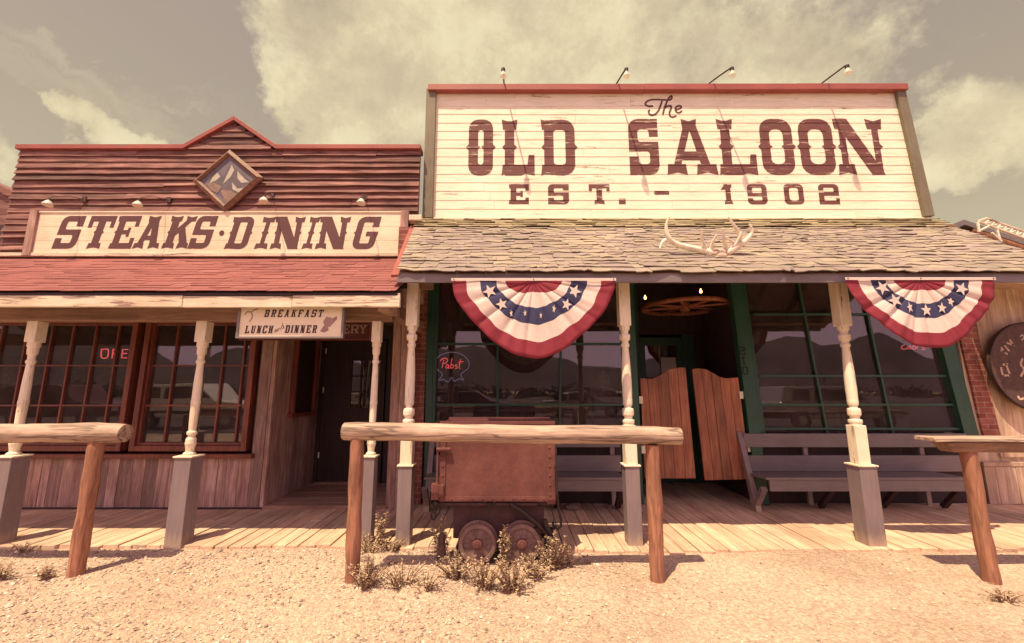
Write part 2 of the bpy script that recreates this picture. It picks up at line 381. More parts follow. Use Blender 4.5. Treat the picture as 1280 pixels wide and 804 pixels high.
def glyph(ch,w,T=None,h=.17,fancy=True):
    """ops in a box w wide and 1 high"""
    T=T or .24*w+.03; o=.07*w+.015; sp=(lambda a,b:[('+',p) for p in spurs(a,b)]) if fancy else (lambda a,b:[])
    C=min(.2,w*.35)
    if ch in 'O0':
        L=[('+',rrect(.03,0,w-.03,1,C)),]+sp(.03,w-.03)+[('-',rrect(.03+T,h,w-.03-T,1-h,min(.1,(w-2*T)*.3)))]
        if fancy: L+=[('+',[(.02+T,.46),(.07+T,.5),(.02+T,.54)]),('+',[(w-.02-T,.46),(w-.07-T,.5),(w-.02-T,.54)])]
        return L
    if ch=='I': return stem(w/2-T/2,w/2+T/2,max(o,w/2-T/2-.005),h,fancy)
    if ch=='L': return stem(o,o+T,o,h,fancy)+[('+',[(o,0.0),(w*.6,0),(w*.72,.03),(w,0),(w,.36),(w-T*.62,.36),(w-T*.75,h),(o,h)])]
    if ch=='D': return [('+',foot(0,w*.55,h)),('+',foot(0,w*.55,h,1,-1)),('+',[(o,0.02),(w-C,0.0),(w,C),(w,1-C),(w-C,1.0),(o,.98)]),('+',rrect(w*.3,0,w,1,C))]+sp(o,w)+[('-',rrect(o+T,h,w-T,1-h,.05))]
    if ch in 'S':
        return [('+',rrect(0,0,w,1,C)),('+',rc(0,.0,T*.8,.3)),('+',rc(w-T*.8,.7,w,1)),('-',rrect(T,.585,w-T,1-h,.05)),('-',rc(w-T-.02,.585,w+.02,.68)),('-',rrect(T,h,w-T,.415,.05)),('-',rc(-.02,.32,T+.02,.415))]
    if ch=='2': return [('+',rrect(0,0,w,1,C)),('+',rc(0,0,w,.3)),('-',rrect(T,.6,w-T,1-h,.04)),('-',rc(-.02,.58,T+.02,.68)),('-',rc(T,h,w+.02,.42)),('-',rc(w-T*.8,.18,w+.02,.42)),('+',rc(w-T*.7,h-.02,w,.3))]
    if ch=='9': return [('+',rrect(0,0,w,1,C)),('-',rrect(T,.55,w-T,1-h,.04)),('-',rrect(T,h,w-T,.40,.04)),('-',rc(-.02,.30,T+.02,.40))]
    if ch=='1': return stem(w/2-T/2,w/2+T/2,o*1.4,h,False)+[('+',[(w/2-T/2-.22,.72),(w/2,.72),(w/2,1),(w/2-.1,1)])]
    if ch=='A':
        return [('+',[(w*.02+o,.08),(w*.02+o+T*.75,.08),(w*.5+T*.25,.95),(w*.5-T*.55,.95)]),('+',[(w*.98-o-T,.08),(w*.98-o,.08),(w*.5+T*.55,.95),(w*.5-T*.3,.95)]),('+',rc(w*.22,.26,w*.78,.26+h*.8)),
                ('+',foot(0,w*.40,h)),('+',foot(w*.58,w,h)),('+',foot(w*.5-T*.9,w*.5+T*.75,h*1.1,1,-1))]
    if ch=='N': return [('+',rc(w*.10,.05,w*.10+T*.62,.95)),('+',rc(w*.90-T*.62,.05,w*.90,.95)),('+',[(w*.02,1),(w*.02+T*1.3,1),(w*.93,.0),(w*.93-T*1.25,.0)]),('+',foot(0,w*.36,h)),('+',foot(w*.66,w,h,1,-1)),('+',foot(0,w*.3,h,1,-1))]+sp(w*.10,w*.9)
    if ch=='E': return stem(o,o+T,o,h,fancy)+[('+',rc(o,0,w,h)),('+',rc(o,1-h,w,1)),('+',rc(w-T*.6,0,w,.33)),('+',rc(w-T*.6,.67,w,1)),('+',rc(o,.5-h*.4,w*.66,.5+h*.4)),('+',rc(w*.58,.36,w*.70,.64))]
    if ch=='F': return stem(o,o+T,o,h,fancy)+[('+',rc(o,1-h,w,1)),('+',rc(w-T*.6,.67,w,1)),('+',rc(o,.5-h*.4,w*.66,.5+h*.4)),('+',rc(w*.58,.36,w*.70,.64))]
    if ch=='T': return [('+',rc(w/2-T/2,.03,w/2+T/2,1)),('+',foot(w/2-T/2-o*1.3,w/2+T/2+o*1.3,h)),('+',rc(0,1-h,w,1)),('+',rc(0,.64,T*.55,1)),('+',rc(w-T*.55,.64,w,1))]+sp(w/2-T/2,w/2+T/2)
    if ch=='K': return stem(o,o+T,o,h,fancy)+[('+',[(o+T*.8,.34),(o+T*.8,.56),(w*.72,.95),(w*.97,.95)]),('+',[(w*.42,.60),(w*.62,.72),(w*.98,.06),(w*.66,.06)]),('+',foot(w*.56,w,h)),('+',foot(w*.6,w,h,1,-1))]
    if ch=='G': return [('+',rrect(0,0,w,1,C)),('+',rc(w-T*.8,.66,w,1))]+sp(0,w-.03)[:1]+[('-',rrect(T,h,w-T,1-h,.05)),('-',rc(w-T-.02,.48,w+.05,.68)),('+',rc(w*.5,.40,w+.02,.40+h*.8))]
    if ch=='C': return [('+',rrect(0,0,w,1,C)),('+',rc(w-T*.8,.66,w,1)),('-',rrect(T,h,w-T,1-h,.05)),('-',rc(w-T-.02,.32,w+.05,.66))]
    if ch=='B': return [('+',foot(0,w*.5,h)),('+',foot(0,w*.5,h,1,-1)),('+',rc(o,0.02,w*.6,.98)),('+',rrect(w*.2,0,w,.55,C*.8)),('+',rrect(w*.2,.47,w*.95,1,C*.8)),('-',rc(o+T,h,w-T,.5-h*.4)),('-',rc(o+T,.5+h*.4,w*.95-T,1-h))]
    if ch=='R': return stem(o,o+T,o,h,fancy)+[('+',rrect(w*.2,.42,w*.95,1,C*.8)),('-',rc(o+T,.42+h*.9,w*.95-T,1-h)),('+',[(w*.45,.5),(w*.68,.5),(w*.95,.05),(w*.66,.05)]),('+',foot(w*.6,w,h))]
    if ch=='P': return stem(o,o+T,o,h,fancy)+[('+',rrect(w*.2,.42,w*.98,1,C*.8)),('-',rc(o+T,.42+h*.9,w*.98-T,1-h))]
    if ch=='U': return [('+',rrect(w*.1,0,w*.9,.9,C)),('+',rc(w*.1,.4,w*.9,.95)),('-',rc(w*.1+T,h,w*.9-T*.7,1.01)),('+',foot(0,w*.42,h,1,-1)),('+',foot(w*.62,w,h,1,-1))]
    if ch=='H': return [('+',rc(w*.08,.03,w*.08+T,.97)),('+',rc(w*.92-T,.03,w*.92,.97)),('+',rc(w*.1,.5-h*.4,w*.9,.5+h*.4))]+[('+',foot(a,b,h,y,u)) for a,b in ((0,w*.4),(w*.6,w)) for y,u in ((0,1),(1,-1))]
    if ch=='Y': return [('+',rc(w/2-T/2,.03,w/2+T/2,.5)),('+',foot(w/2-T/2-o,w/2+T/2+o,h)),('+',[(w*.1,.95),(w*.1+T,.95),(w/2+T/2,.45),(w/2-T/2,.45)]),('+',[(w*.9-T,.95),(w*.9,.95),(w/2+T/2,.45),(w/2-T/2,.45)]),('+',foot(0,w*.42,h,1,-1)),('+',foot(w*.62,w,h,1,-1))]
    if ch=='M': return [('+',rc(0,0,T,1)),('+',rc(w-T,0,w,1)),('+',[(0,1),(T,1),(w/2+T/2,.3),(w/2-T/2,.3)]),('+',[(w-T,1),(w,1),(w/2+T/2,.3),(w/2-T/2,.3)])]
    if ch=='.': return [('+',rc(0,0,w,1))]
    if ch=='-': return [('+',rrect(0,0,w,1,.3*min(w,1)))]
    if ch=='o': return [('+',[(w/2+w/2*math.cos(a*.5236),.5+.5*math.sin(a*.5236)) for a in range(12)])]
    return [('+',rc(0,0,w,1))]
def thick(pts,th):
    """outline ops of a polyline drawn with a brush of width th"""
    L=[]
    for i in range(len(pts)-1):
        a=Vector(pts[i]); b=Vector(pts[i+1]); d=(b-a)
        if d.length<1e-6: continue
        d.normalize(); n=Vector((-d.y,d.x))*th/2
        L.append(('+',[tuple(a+n),tuple(b+n),tuple(b-n),tuple(a-n)]))
        L.append(('+',[(b.x+th/2*math.cos(k*1.0472),b.y+th/2*math.sin(k*1.0472)) for k in range(6)]))
    return L
def smooth_path(pts,n=6):
    out=[]; P=[Vector(p) for p in pts]
    for i in range(len(P)-1):
        p0=P[max(i-1,0)];p1=P[i];p2=P[i+1];p3=P[min(i+2,len(P)-1)]
        for k in range(n):
            t=k/n
            out.append(.5*((2*p1)+(p2-p0)*t+(2*p0-5*p1+4*p2-p3)*t*t+(3*p1-p0-3*p2+p3)*t**3))
    out.append(P[-1]); return out
def spans(ops,y):
    cur=[]
    for op,poly in ops:
        xs=[]
        n=len(poly)
        for i in range(n):
            (x0,y0),(x1,y1)=poly[i],poly[(i+1)%n]
            if (y0<=y)!=(y1<=y): xs.append(x0+(y-y0)/(y1-y0)*(x1-x0))
        xs.sort(); iv=[(xs[i],xs[i+1]) for i in range(0,len(xs)-1,2)]
        if op=='+':
            allv=sorted(cur+iv); cur=[]
            for a,b in allv:
                if cur and a<=cur[-1][1]: cur[-1]=(cur[-1][0],max(b,cur[-1][1]))
                else: cur.append((a,b))
        else:
            for a,b in iv:
                nx=[]
                for c,d in cur:
                    if b<=c or a>=d: nx.append((c,d))
                    else:
                        if c<a: nx.append((c,a))
                        if b<d: nx.append((b,d))
                cur=nx
    return cur
def letters(mb,ops,org,sx,sz,Yf,row=.005,shear=0,aspect=1,topw=1.0):
    """ops in glyph units; org=(x,z) of lower left; height sz metres; x unit = sx metres; Yf(z) front surface"""
    z=0.0; H=max(max(p[1] for p in poly) for _,poly in ops); L=min(min(p[1] for p in poly) for _,poly in ops)
    nrow=max(3,int((H-L)*sz/row)); dz=(H-L)/nrow
    for i in range(nrow):
        g0=L+i*dz; gm=g0+dz/2
        for a,b in spans(ops,gm):
            z0=org[1]+g0*sz; z1=z0+dz*sz
            s=shear*gm*sz
            x0=org[0]+a*sx+s; x1=org[0]+b*sx+s
            mb.add([(x0,Yf(z0+1e-5),z0),(x1,Yf(z0+1e-5),z0),(x1,Yf(z1-1e-5),z1),(x0,Yf(z1-1e-5),z1)],[(0,1,2,3)])
def place_letter(mb,ch,pxl,pxr,pyt,pyb,Y,Yf,T=None,h=.17,fancy=True,row=.005,shear=0):
    """glyph filling the given rectangle of the wall plane at depth Y"""
    a=at(pxl,(pyt+pyb)/2,Y); b=at(pxr,(pyt+pyb)/2,Y); zt=at(pxl,pyt,Y).z; zb=at(pxl,pyb,Y).z
    H=zt-zb; W=(b.x-a.x)-abs(shear)*H
    x0=a.x
    w=W/H
    letters(mb,glyph(ch,w,T,h,fancy),(x0,zb),H,H,Yf,row,shear)

# ================================================================== SETTING
YL=5.72; YS=5.85; YW=6.0
def gz(x,y):      # ground height
    n=mnoise.noise(Vector((x*.5,y*.6,3)))*.025+mnoise.noise(Vector((x*2.1,y*2.3,8)))*.012
    f=max(0,min(1,(y-3.3)/1.0))
    b=.02+.035*f
    if y<-2: n*=1
    return b+n-.012
# ground: fine near patch + coarse far skirt in ONE sheet
xs=[-700,-200,-60,-25,-14]+[-9+i*.09 for i in range(201)]+[14,25,60,200,700]
ys=[-700,-200,-60,-20,-8,-2]+[.6+i*.08 for i in range(50)]+[5.2,8,14,40,120,500]
vs=[];fs=[]
for j,y in enumerate(ys):
    for i,x in enumerate(xs):
        vs.append((x,y,gz(x,y) if (abs(x)<13 and -1<y<4.7) else -.03))
nx=len(xs)
for j in range(len(ys)-1):
    for i in range(nx-1): fs.append((j*nx+i,j*nx+i+1,(j+1)*nx+i+1,(j+1)*nx+i))
g=MB(); g.add(vs,fs); struct(g.build('ground',M['ground'],smooth=True,recalc=False))
# stones: countless gravel
rg=random.Random(5); s=MB()
for i in range(60000):
    x=rg.uniform(-6.6,6.6); y=rg.uniform(1.7,4.45)
    if abs(x)>y*1.42: continue
    dens=.95 if x<0 else max(.10,.75-x*.35)
    dens*= .35+1.1*max(0,mnoise.noise(Vector((x*1.1,y*1.6,1)))+.35)
    if rg.random()>dens: continue
    r=rg.choice((.004,.005,.005,.007,.008,.010,.013))*rg.uniform(.7,1.25)*(.7+y*.1)
    r*=1.08 if x<.8 else .85
    if rg.random()<.008: r*=1.8
    z=gz(x,y)+r*.25; a=rg.uniform(0,6.28); ca,sa=math.cos(a),math.sin(a); e=rg.uniform(.6,1.0); h=rg.uniform(.5,.85)
    P=[]
    for k in range(5):
        t=k*1.2566+rg.uniform(-.3,.3); q=r*rg.uniform(.8,1.2)
        X=math.cos(t)*q; Y=math.sin(t)*q*e; P.append((x+X*ca-Y*sa,y+X*sa+Y*ca,z+rg.uniform(-.3,.3)*r))
    P.append((x+rg.uniform(-.3,.3)*r,y+rg.uniform(-.3,.3)*r,z+r*h))
    s.add(P,[(0,1,5),(1,2,5),(2,3,5),(3,4,5),(4,0,5)])
tag(s.build('gravel_stones',M['stones'],recalc=False),'scattered pale pebbles on the sandy ground before the porch','gravel',kind='stuff')

# boardwalk
FZ=.075
def edge_y(x):
    return 4.42 if x<-2 else (4.42-(x+2)*.042 if x<1.5 else 4.273+min(.07,(x-1.5)*.04))
b=MB(); x=-9.0; rb=random.Random(3)
while x<9.5:
    w=rb.uniform(.125,.165); y0=edge_y(x)+rb.uniform(-.025,.03); dz=rb.uniform(-.006,.006)
    y1=5.98 if not (1.75<x<3.4) else 7.3
    if x>-1.15 and x<1.45: # boards with butt joints near the mine cart
        yj=rb.choice((4.75,4.8)); b.box(x,x+w-.008,y0,yj-.006,FZ-.045+dz,FZ+dz); b.box(x,x+w-.008,yj,y1,FZ-.045,FZ+rb.uniform(-.003,.005))
    elif rb.random()<.3:
        yj=rb.uniform(4.9,5.5); b.box(x,x+w-.009,y0,yj-.006,FZ-.045+dz,FZ+dz); b.box(x,x+w-.009,yj,y1,FZ-.045,FZ+rb.uniform(-.003,.005))
    else:
        t=rb.uniform(-.012,.012)
        b.hexa([(x,y0,FZ-.045+dz),(x+w-.010,y0+rb.uniform(-.01,.01),FZ-.045+dz),(x+w-.008,y1,FZ-.045),(x,y1,FZ-.045),(x+t*.3,y0,FZ+dz),(x+w-.010,y0,FZ+dz+t*.3),(x+w-.008,y1,FZ),(x,y1,FZ)])
    x+=w
b.box(-9,9.5,4.6,7.3,-.02,FZ-.05)
struct(b.build('boardwalk',M['deck'],bevel=.004))

rd=MB(); rd.sheet([(-120,-4.6,.004),(120,-4.6,.004),(120,-170,.004),(-120,-170,.004)])
struct(rd.build('added_lot',plain('dark asphalt lot',(.06,.042,.042),.9,0,.3,3),recalc=False))  # unseen dark ground, added to darken what the window panes mirror
rt_=random.Random(44); tb=MB()
for i in range(150):
    cx_=rt_.uniform(-110,110); cy_=rt_.uniform(-95,-70); r_=rt_.uniform(1.2,3.2)*(1.6 if rt_.random()<.15 else 1)
    for k in range(70):
        d_=Vector((rt_.gauss(0,1),rt_.gauss(0,1),abs(rt_.gauss(0,1)))).normalized()*r_*rt_.uniform(.4,1.05)
        c_=Vector((cx_,cy_,0))+Vector((d_.x*1.3,d_.y,d_.z*.9)); q=rt_.uniform(.2,.55); a=rt_.uniform(0,3.14)
        u_=Vector((math.cos(a),math.sin(a)*.3,rt_.uniform(-.5,.5)))*q; w_=Vector((-.3*math.sin(a),.2,1))*q*.7
        tb.add([c_-u_,c_-w_,c_+u_,c_+w_],[(0,1,2,3)])
tag(tb.build('far_brush',plain('dusty far brush',(.085,.062,.045),.9,0,.4,2),recalc=False),'low dusty brush beyond the lot, mirrored faintly in the panes','brush',kind='stuff')
# hills far behind the camera
hv=[];hf=[];N=120
for i in range(N+1):
    a=math.pi*(1.0+i/N); 
    for j,(rr,hh) in enumerate(((380,-1),(520,.45),(680,1.0),(900,.2))):
        h=0 if hh<0 else hh*(62+60*mnoise.noise(Vector((i*.11,1,j*.4)))+26*mnoise.noise(Vector((i*.35,4,j))))
        hv.append((rr*math.cos(a)*1.25,rr*math.sin(a),h-.5 if hh>0 else -.6))
for i in range(N):
    for j in range(3): hf.append((i*4+j,(i+1)*4+j,(i+1)*4+j+1,i*4+j+1))
h=MB(); h.add(hv,hf); struct(h.build('hills',M['hill'],smooth=True))

# ================================================================== STEAKHOUSE (left building)
rnd=random.Random(21)
def X(px,py,Y): return at(px,py,Y).x
def Z(py,Y): return at(640,py,Y).z
steak=thing('steakhouse',(-4.3,YL,0),'low dark brown board building with stepped gable top and red shingled porch','building')
zb=Z(326,YL); zflat=Z(188,YL); zpk=Z(153,YL)
xl=-7.33; xr=-1.36
gl=X(232,186,YL); gr_=X(347,186,YL); gp=X(295,153,YL)
sd=MB(); z=zb-.15; course=.098
def lim(zz):
    if zz<=zflat: return xl,xr
    t=min(1,(zz-zflat)/(zpk-zflat)); return gl+(gp-gl)*t, gr_+(gp-gr_)*t
while z<zpk-.03:
    a,c=lim(z+course*.5); hgt=course
    cuts=[a]+sorted(rnd.uniform(a+.4,c-.4) for _ in range(rnd.choice((1,1,2,2,3)) if c-a>2 else 0))+[c]
    for k in range(len(cuts)-1):
        x0,x1=cuts[k]+.003,cuts[k+1]-.003
        t0=rnd.uniform(.022,.055); t1=t0+rnd.uniform(-.012,.012); drop=rnd.uniform(-.02,.01) if rnd.random()<.3 else rnd.uniform(-.006,.004)
        n=max(2,int((x1-x0)/.16)); ring=[]
        vs=[];fs=[]
        sd_=rnd.uniform(0,50)
        for i in range(n+1):
            xx=x0+(x1-x0)*i/n; tt=t0+(t1-t0)*i/n+.007*mnoise.noise(Vector((xx*2.3,sd_,0)))
            zz=z+drop+.010*mnoise.noise(Vector((xx*1.6,sd_,3)))+.005*mnoise.noise(Vector((xx*7,sd_,5)))
            vs+= [(xx,YL-tt,zz),(xx,YL-.004,min(z+hgt+.012,zpk)),(xx,YL+.02,zz+.002)]
        for i in range(n):
            for q in range(3): fs.append((i*3+q,(i+1)*3+q,(i+1)*3+(q+1)%3,i*3+(q+1)%3))
        fs.append((0,1,2)); fs.append((n*3+2,n*3+1,n*3))
        sd.add(vs,fs)
    z+=course
ff=sd.build('false_front',M['siding_dark'],steak)
# backing
bk=MB(); zz=zflat+.0
bk.panel([(xl+.03,YL+.022,zb-.8),(xr-.03,YL+.022,zb-.8),(xr-.03,YL+.022,zflat),(gr_,YL+.022,zflat),(gp,YL+.022,zpk),(gl,YL+.022,zflat),(xl+.03,YL+.022,zflat)],.12)
bk.build('backing_wall',M['dark_wood'],steak)
cp=MB(); yt=YL+.04
P=[(xl-.03,zflat+.03),(gl,zflat+.03),(gp,zpk+.035),(gr_,zflat+.03),(xr,zflat+.03)]
for i in range(4):
    (xa,za),(xb,zb2)=P[i],P[i+1]
    cp.hexa([(xa,YL-.06,za-.035),(xb,YL-.06,zb2-.035),(xb,YL+.16,zb2-.035),(xa,YL+.16,za-.035),(xa,YL-.06,za+.035),(xb,YL-.06,zb2+.035),(xb,YL+.16,zb2+.035),(xa,YL+.16,za+.035)])
cp.build('coping',M['coping_red'],steak,bevel=.004)
# body behind
bd=MB(); bd.box(-8.6,xr-.05,YL+.14,YL+.2,zb-.9,zb+.6)
bd.box(-8.6,-8.5,YL,10,0,3.2); bd.box(-8.6,-1.4,9.9,10,0,3.2); bd.box(-8.6,-1.4,YL+.15,10,3.0,3.1)
bd.box(-1.5,-1.4,YL+.1,10,0,3.1)
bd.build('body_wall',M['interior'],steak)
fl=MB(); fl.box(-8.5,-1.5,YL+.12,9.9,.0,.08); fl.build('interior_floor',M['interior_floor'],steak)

# lower wall: upright barn boards
zsill=Z(570,YL); xc=X(330,632,YL)-.0
wxl=X(166,480,YL); wxr=X(322,480,YL)
def vboards(mb,x0,x1,z0,z1,y,t=.02,wmin=.10,wmax=.2,rr=rnd,axis='x'):
    x=x0
    while x<x1-.01:
        w=min(rr.uniform(wmin,wmax),x1-x)
        if x1-x-w<.05: w=x1-x
        dy=rr.uniform(0,.008); dt=rr.uniform(-.01,.01) if z1-z0<2.5 else 0
        if axis=='x': mb.box(x+.002,x+w-.002,y-t-dy,y,z0+abs(dt)*.5,z1)
        else: mb.box(y,y+t+dy,x+.002,x+w-.002,z0,z1)
        x+=w
wb=MB(); vboards(wb,-8.4,wxr+.03,FZ,zsill-.02,YL); vboards(wb,wxr+.03,xc,FZ,3.0,YL)
wb.build('lower_boards',M['barn_z'],steak,bevel=.003)
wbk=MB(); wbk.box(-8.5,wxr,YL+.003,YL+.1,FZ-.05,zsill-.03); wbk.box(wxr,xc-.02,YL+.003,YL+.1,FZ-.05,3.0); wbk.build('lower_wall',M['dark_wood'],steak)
sb=MB(); vboards(sb,YL+.0,7.08,.10,3.0,xc-.0,t=-.02,axis='y'); sb.box(xc-.02,xc-.12,YL+.1,7.1,.05,3.0)
sb.build('entry_side_wall',M['barn_z'],steak)
# base board line
bb=MB(); bb.box(-8.4,xc,YL-.04,YL-.022,FZ+.001,FZ+.022); bb.build('base_strip',M['dark_wood'],steak)
# recess
rf=MB(); 
y=YL-.04; 
for k in range(9):
    rf.box(xc+.0,-1.62,y+.002,y+.145,.07,.118+rnd.uniform(-.003,.003)); y+=.148
rf.build('entry_floor',M['deck_x'],steak,bevel=.004)
# entry door
Yd=7.05
ew=MB(); dl=xc+.06; dr=X(480,500,Yd)
ew.box(xc,dl,Yd-.02,Yd+.1,.1,3.0); ew.box(dr+.03,-1.5,Yd-.02,Yd+.1,.1,3.0); ew.box(dl,dr+.03,Yd-.02,Yd+.1,2.45,3.0)
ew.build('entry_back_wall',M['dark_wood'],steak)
door=MB(); zl0,zl1=Z(510,Yd),Z(451,Yd); lx0,lx1=X(439,480,Yd),X(474,480,Yd)
door.box(dl,lx0,Yd,Yd+.045,.13,2.42); door.box(lx1,dr,Yd,Yd+.045,.13,2.42); door.box(lx0,lx1,Yd,Yd+.045,.13,zl0); door.box(lx0,lx1,Yd,Yd+.045,zl1,2.42)
for a,c in ((dl+.08,lx0-.06),(lx1+.06,dr-.06)): 
    if c>a+.05: door.box(a,c,Yd-.008,Yd+.001,.3,1.0)
do=door.build('door',M['dark_wood'],steak,bevel=.004)
lt=MB()
for i in (1,2): lt.box(lx0+(lx1-lx0)*i/3-.012,lx0+(lx1-lx0)*i/3+.012,Yd+.002,Yd+.04,zl0,zl1)
for i in (1,2): lt.box(lx0,lx1,Yd+.004,Yd+.038,zl0+(zl1-zl0)*i/3-.012,zl0+(zl1-zl0)*i/3+.012)
lt.build('muntins',M['dark_wood'],do)
p=MB(); p.box(lx0,lx1,Yd+.02,Yd+.024,zl0,zl1); p.build('pane',M['glass'],do)
hh=MB(); hh.tube([(dr-.07,Yd-.01,1.08),(dr-.07,Yd-.05,1.08),(dr-.07,Yd-.05,.96),(dr-.07,Yd-.01,.96)],.012); hh.ball((dr-.07,Yd-.03,1.16),.022); hh.build('handle',M['iron'],do)
hn=MB(); 
for zq in (.5,1.55,2.2): hn.box(dl-.012,dl+.018,Yd-.012,Yd-.001,zq,zq+.09)
hn.build('hinge',M['white_enamel'],do,split=True)
th=MB(); th.box(dl,dr,Yd-.10,Yd,.118,.135); th.build('threshold',M['deck_x'],steak)
# right return
rt=MB(); vboards(rt,-1.64,-1.385,FZ,3.0,YL,wmin=.11,wmax=.14); rt.box(-1.64,-1.50,YL+.003,7.05,FZ,3.0); rt.build('corner_boards',M['barn_z'],steak,bevel=.003)
cl=MB(); cl.box(xc,-1.5,YL+.1,7.1,2.86,2.9); cl.build('entry_ceiling',M['dark_wood'],steak)
# side window in recess
sw=MB(); y0,y1,z0,z1=6.17,6.76,1.26,2.45; xx=xc+.03
for a in ((y0-.05,y0,z0,z1),(y1,y1+.05,z0,z1),(y0-.05,y1+.05,z1,z1+.06),(y0-.08,y1+.08,z0-.06,z0)):
    sw.box(xx-.03,xx+.045,a[0],a[1],a[2],a[3])
so=sw.build('side_window',M['window_red'],steak,bevel=.003)
q=MB(); q.box(xx-.025,xx-.004,y0,y1,z0,z1); q.build('pane',M['dark_wood'],so)

# windows
def window(parent,x0,x1,z0,z1,Yf,fw,cols,rows,mat,depth=.09,mw=.022,name='window',mull=(),pane_y=.05):
    f=MB()
    f.box(x0-fw,x0,Yf-.035,Yf+depth,z0-fw,z1+fw); f.box(x1,x1+fw,Yf-.035,Yf+depth,z0-fw,z1+fw)
    f.box(x0,x1,Yf-.035,Yf+depth,z1,z1+fw); f.box(x0,x1,Yf-.035,Yf+depth,z0-fw,z0)
    # inner sash
    s2=fw*.42
    f.box(x0,x0+s2,Yf+.0,Yf+depth-.02,z0,z1); f.box(x1-s2,x1,Yf,Yf+depth-.02,z0,z1); f.box(x0+s2,x1-s2,Yf,Yf+depth-.02,z0,z0+s2*1.3); f.box(x0+s2,x1-s2,Yf,Yf+depth-.02,z1-s2,z1)
    fo=f.build(name,mat,parent,bevel=.004)
    m_=MB()
    for c in cols: m_.box(c-mw/2,c+mw/2,Yf+.02,Yf+.058,z0,z1)
    for r in rows: m_.box(x0,x1,Yf+.017,Yf+.061,r-mw/2,r+mw/2)
    m_.build('muntins',mat,fo)
    pn=MB(); pn.box(x0,x1,Yf+pane_y,Yf+pane_y+.005,z0,z1); pn.build('pane',M['glass'],fo)
    return fo
zt=Z(404,YL); zbt=Z(557,YL)
cols=[X(p_,480,YL) for p_ in (213,244,274,300)]
rows=[Z(457,YL),Z(507,YL)]
window(steak,X(182,480,YL),X(311,480,YL),zbt,zt,YL-.01,.07,cols,rows,M['window_red'])
cols=[X(p_,480,YL) for p_ in (-78,-45,-12,20,52,79,108,137)]
window(steak,-8.1,X(159,480,YL),zbt,zt,YL-.01,.07,cols,rows,M['window_red'])
wl=MB(); wl.box(-8.5,xc-.01,YL-.02,YL+.1,zt+.07,3.0); wl.build('window_header',M['window_red'],steak)
sl=MB(); sl.box(-8.2,wxr+.07,YL-.10,YL+.02,zsill-.02,zsill+.035); sl.build('window_sill',M['window_red'],steak,bevel=.006)
# porch roof (red)
YE=4.08; ze=Z(364,YE); zr=Z(322,YL); xrr=-1.17
rs=MB(); rs.hexa([(-8.6,YE+.02,ze-.05),(xrr,YE+.02,ze-.05),(xrr,YL+.03,zr-.05),(-8.6,YL+.03,zr-.05),(-8.6,YE+.02,ze-.012),(xrr,YE+.02,ze-.012),(xrr,YL+.03,zr-.012),(-8.6,YL+.03,zr-.012)])
pr=rs.build('porch_roof',M['dark_wood'],steak)
def shingles(mb,x0,x1,P0,P1,n,wr,thick,jit,lift,rr,curl=0.0,x0t=None,x1t=None):
    (ya,za),(yb,zb_)=P0,P1; L=math.hypot(yb-ya,zb_-za); uy,uz=(yb-ya)/L,(zb_-za)/L; ny,nz=-uz,uy
    x0t=x0 if x0t is None else x0t; x1t=x1 if x1t is None else x1t
    ex=L/n
    for c in range(n):
        f=c/n; xa=x0+(x0t-x0)*f; xb=x1+(x1t-x1)*f
        x=xa-rr.uniform(0,wr[0])*.5+ (0 if c%2 else .0); x=xa
        first=True
        while x<xb-.01:
            w=min(rr.uniform(*wr)*(.5 if first and c%2 else 1),xb-x); first=False
            s0=c*ex-rr.uniform(0,jit); s1=c*ex+ex*1.25
            n0=rr.uniform(lift*.6,lift*1.4); n1=.002; dl_=rr.uniform(-curl,curl); dr_=rr.uniform(-curl,curl)
            def pt(xx,s_,h): return (xx,ya+uy*s_+ny*h,za+uz*s_+nz*h)
            g_=.0015; k1=rr.uniform(-jit,jit)*.4; k2=rr.uniform(-jit,jit)*.4
            m3=3; vv=[]
            for q in range(m3+1):
                fx=x+g_+(w-2*g_)*q/m3; jj=k1+(k2-k1)*q/m3+(rr.uniform(-jit,jit)*.45 if 0<q<m3 else 0); up_=n0+max(0,dl_+(dr_-dl_)*q/m3)+(rr.uniform(-.3,.5)*curl)
                vv+=[pt(fx,s0+jj,up_-thick),pt(fx,s0+jj,up_),pt(fx,s1,n1),pt(fx,s1,n1-thick)]
            ff_=[(0,1,2,3),(m3*4+3,m3*4+2,m3*4+1,m3*4)]
            for q in range(m3):
                for e in range(4): ff_.append((q*4+e,(q+1)*4+e,(q+1)*4+(e+1)%4,q*4+(e+1)%4))
            mb.add(vv,ff_)
            x+=w
sh=MB(); shingles(sh,-8.6,xrr,(YE,ze),(YL+.02,zr),18,(.20,.34),.006,.008,.009,rnd)
sh.build('shingles',M['shingle_red'],pr)
fl=MB(); fl.box(-8.5,xr-.02,YL-.09,YL-.03,zr-.01,zr+.045); fl.build('flashing',M['fascia_white'],steak,bevel=.006)
fa=MB(); z0,z1=Z(384.2,4.1),Z(369.5,4.1)
xsn=[-8.6,-6.2,X(228,378,4.1),X(365,378,4.1),X(500,378,4.1)]
for i in range(4): fa.box(xsn[i]+.002,xsn[i+1]-.002,4.10-(.004 if i%2 else 0),4.14,z0+(0.004 if i%2 else 0),z1)
fa.box(-8.6,X(498,378,4.1),4.145,4.17,z1-.01,z1+.035)
fa.build('fascia',M['fascia_white'],steak,split=True,bevel=.005)
lb=MB(); lz=Z(401,4.44); lb.box(-8.6,-1.30,4.44,4.56,lz,lz+.19); lb.box(-1.36,-1.24,4.14,5.7,lz+.05,lz+.19)
lb.build('porch_beam',M['soffit'],steak,bevel=.005)
rft=MB()
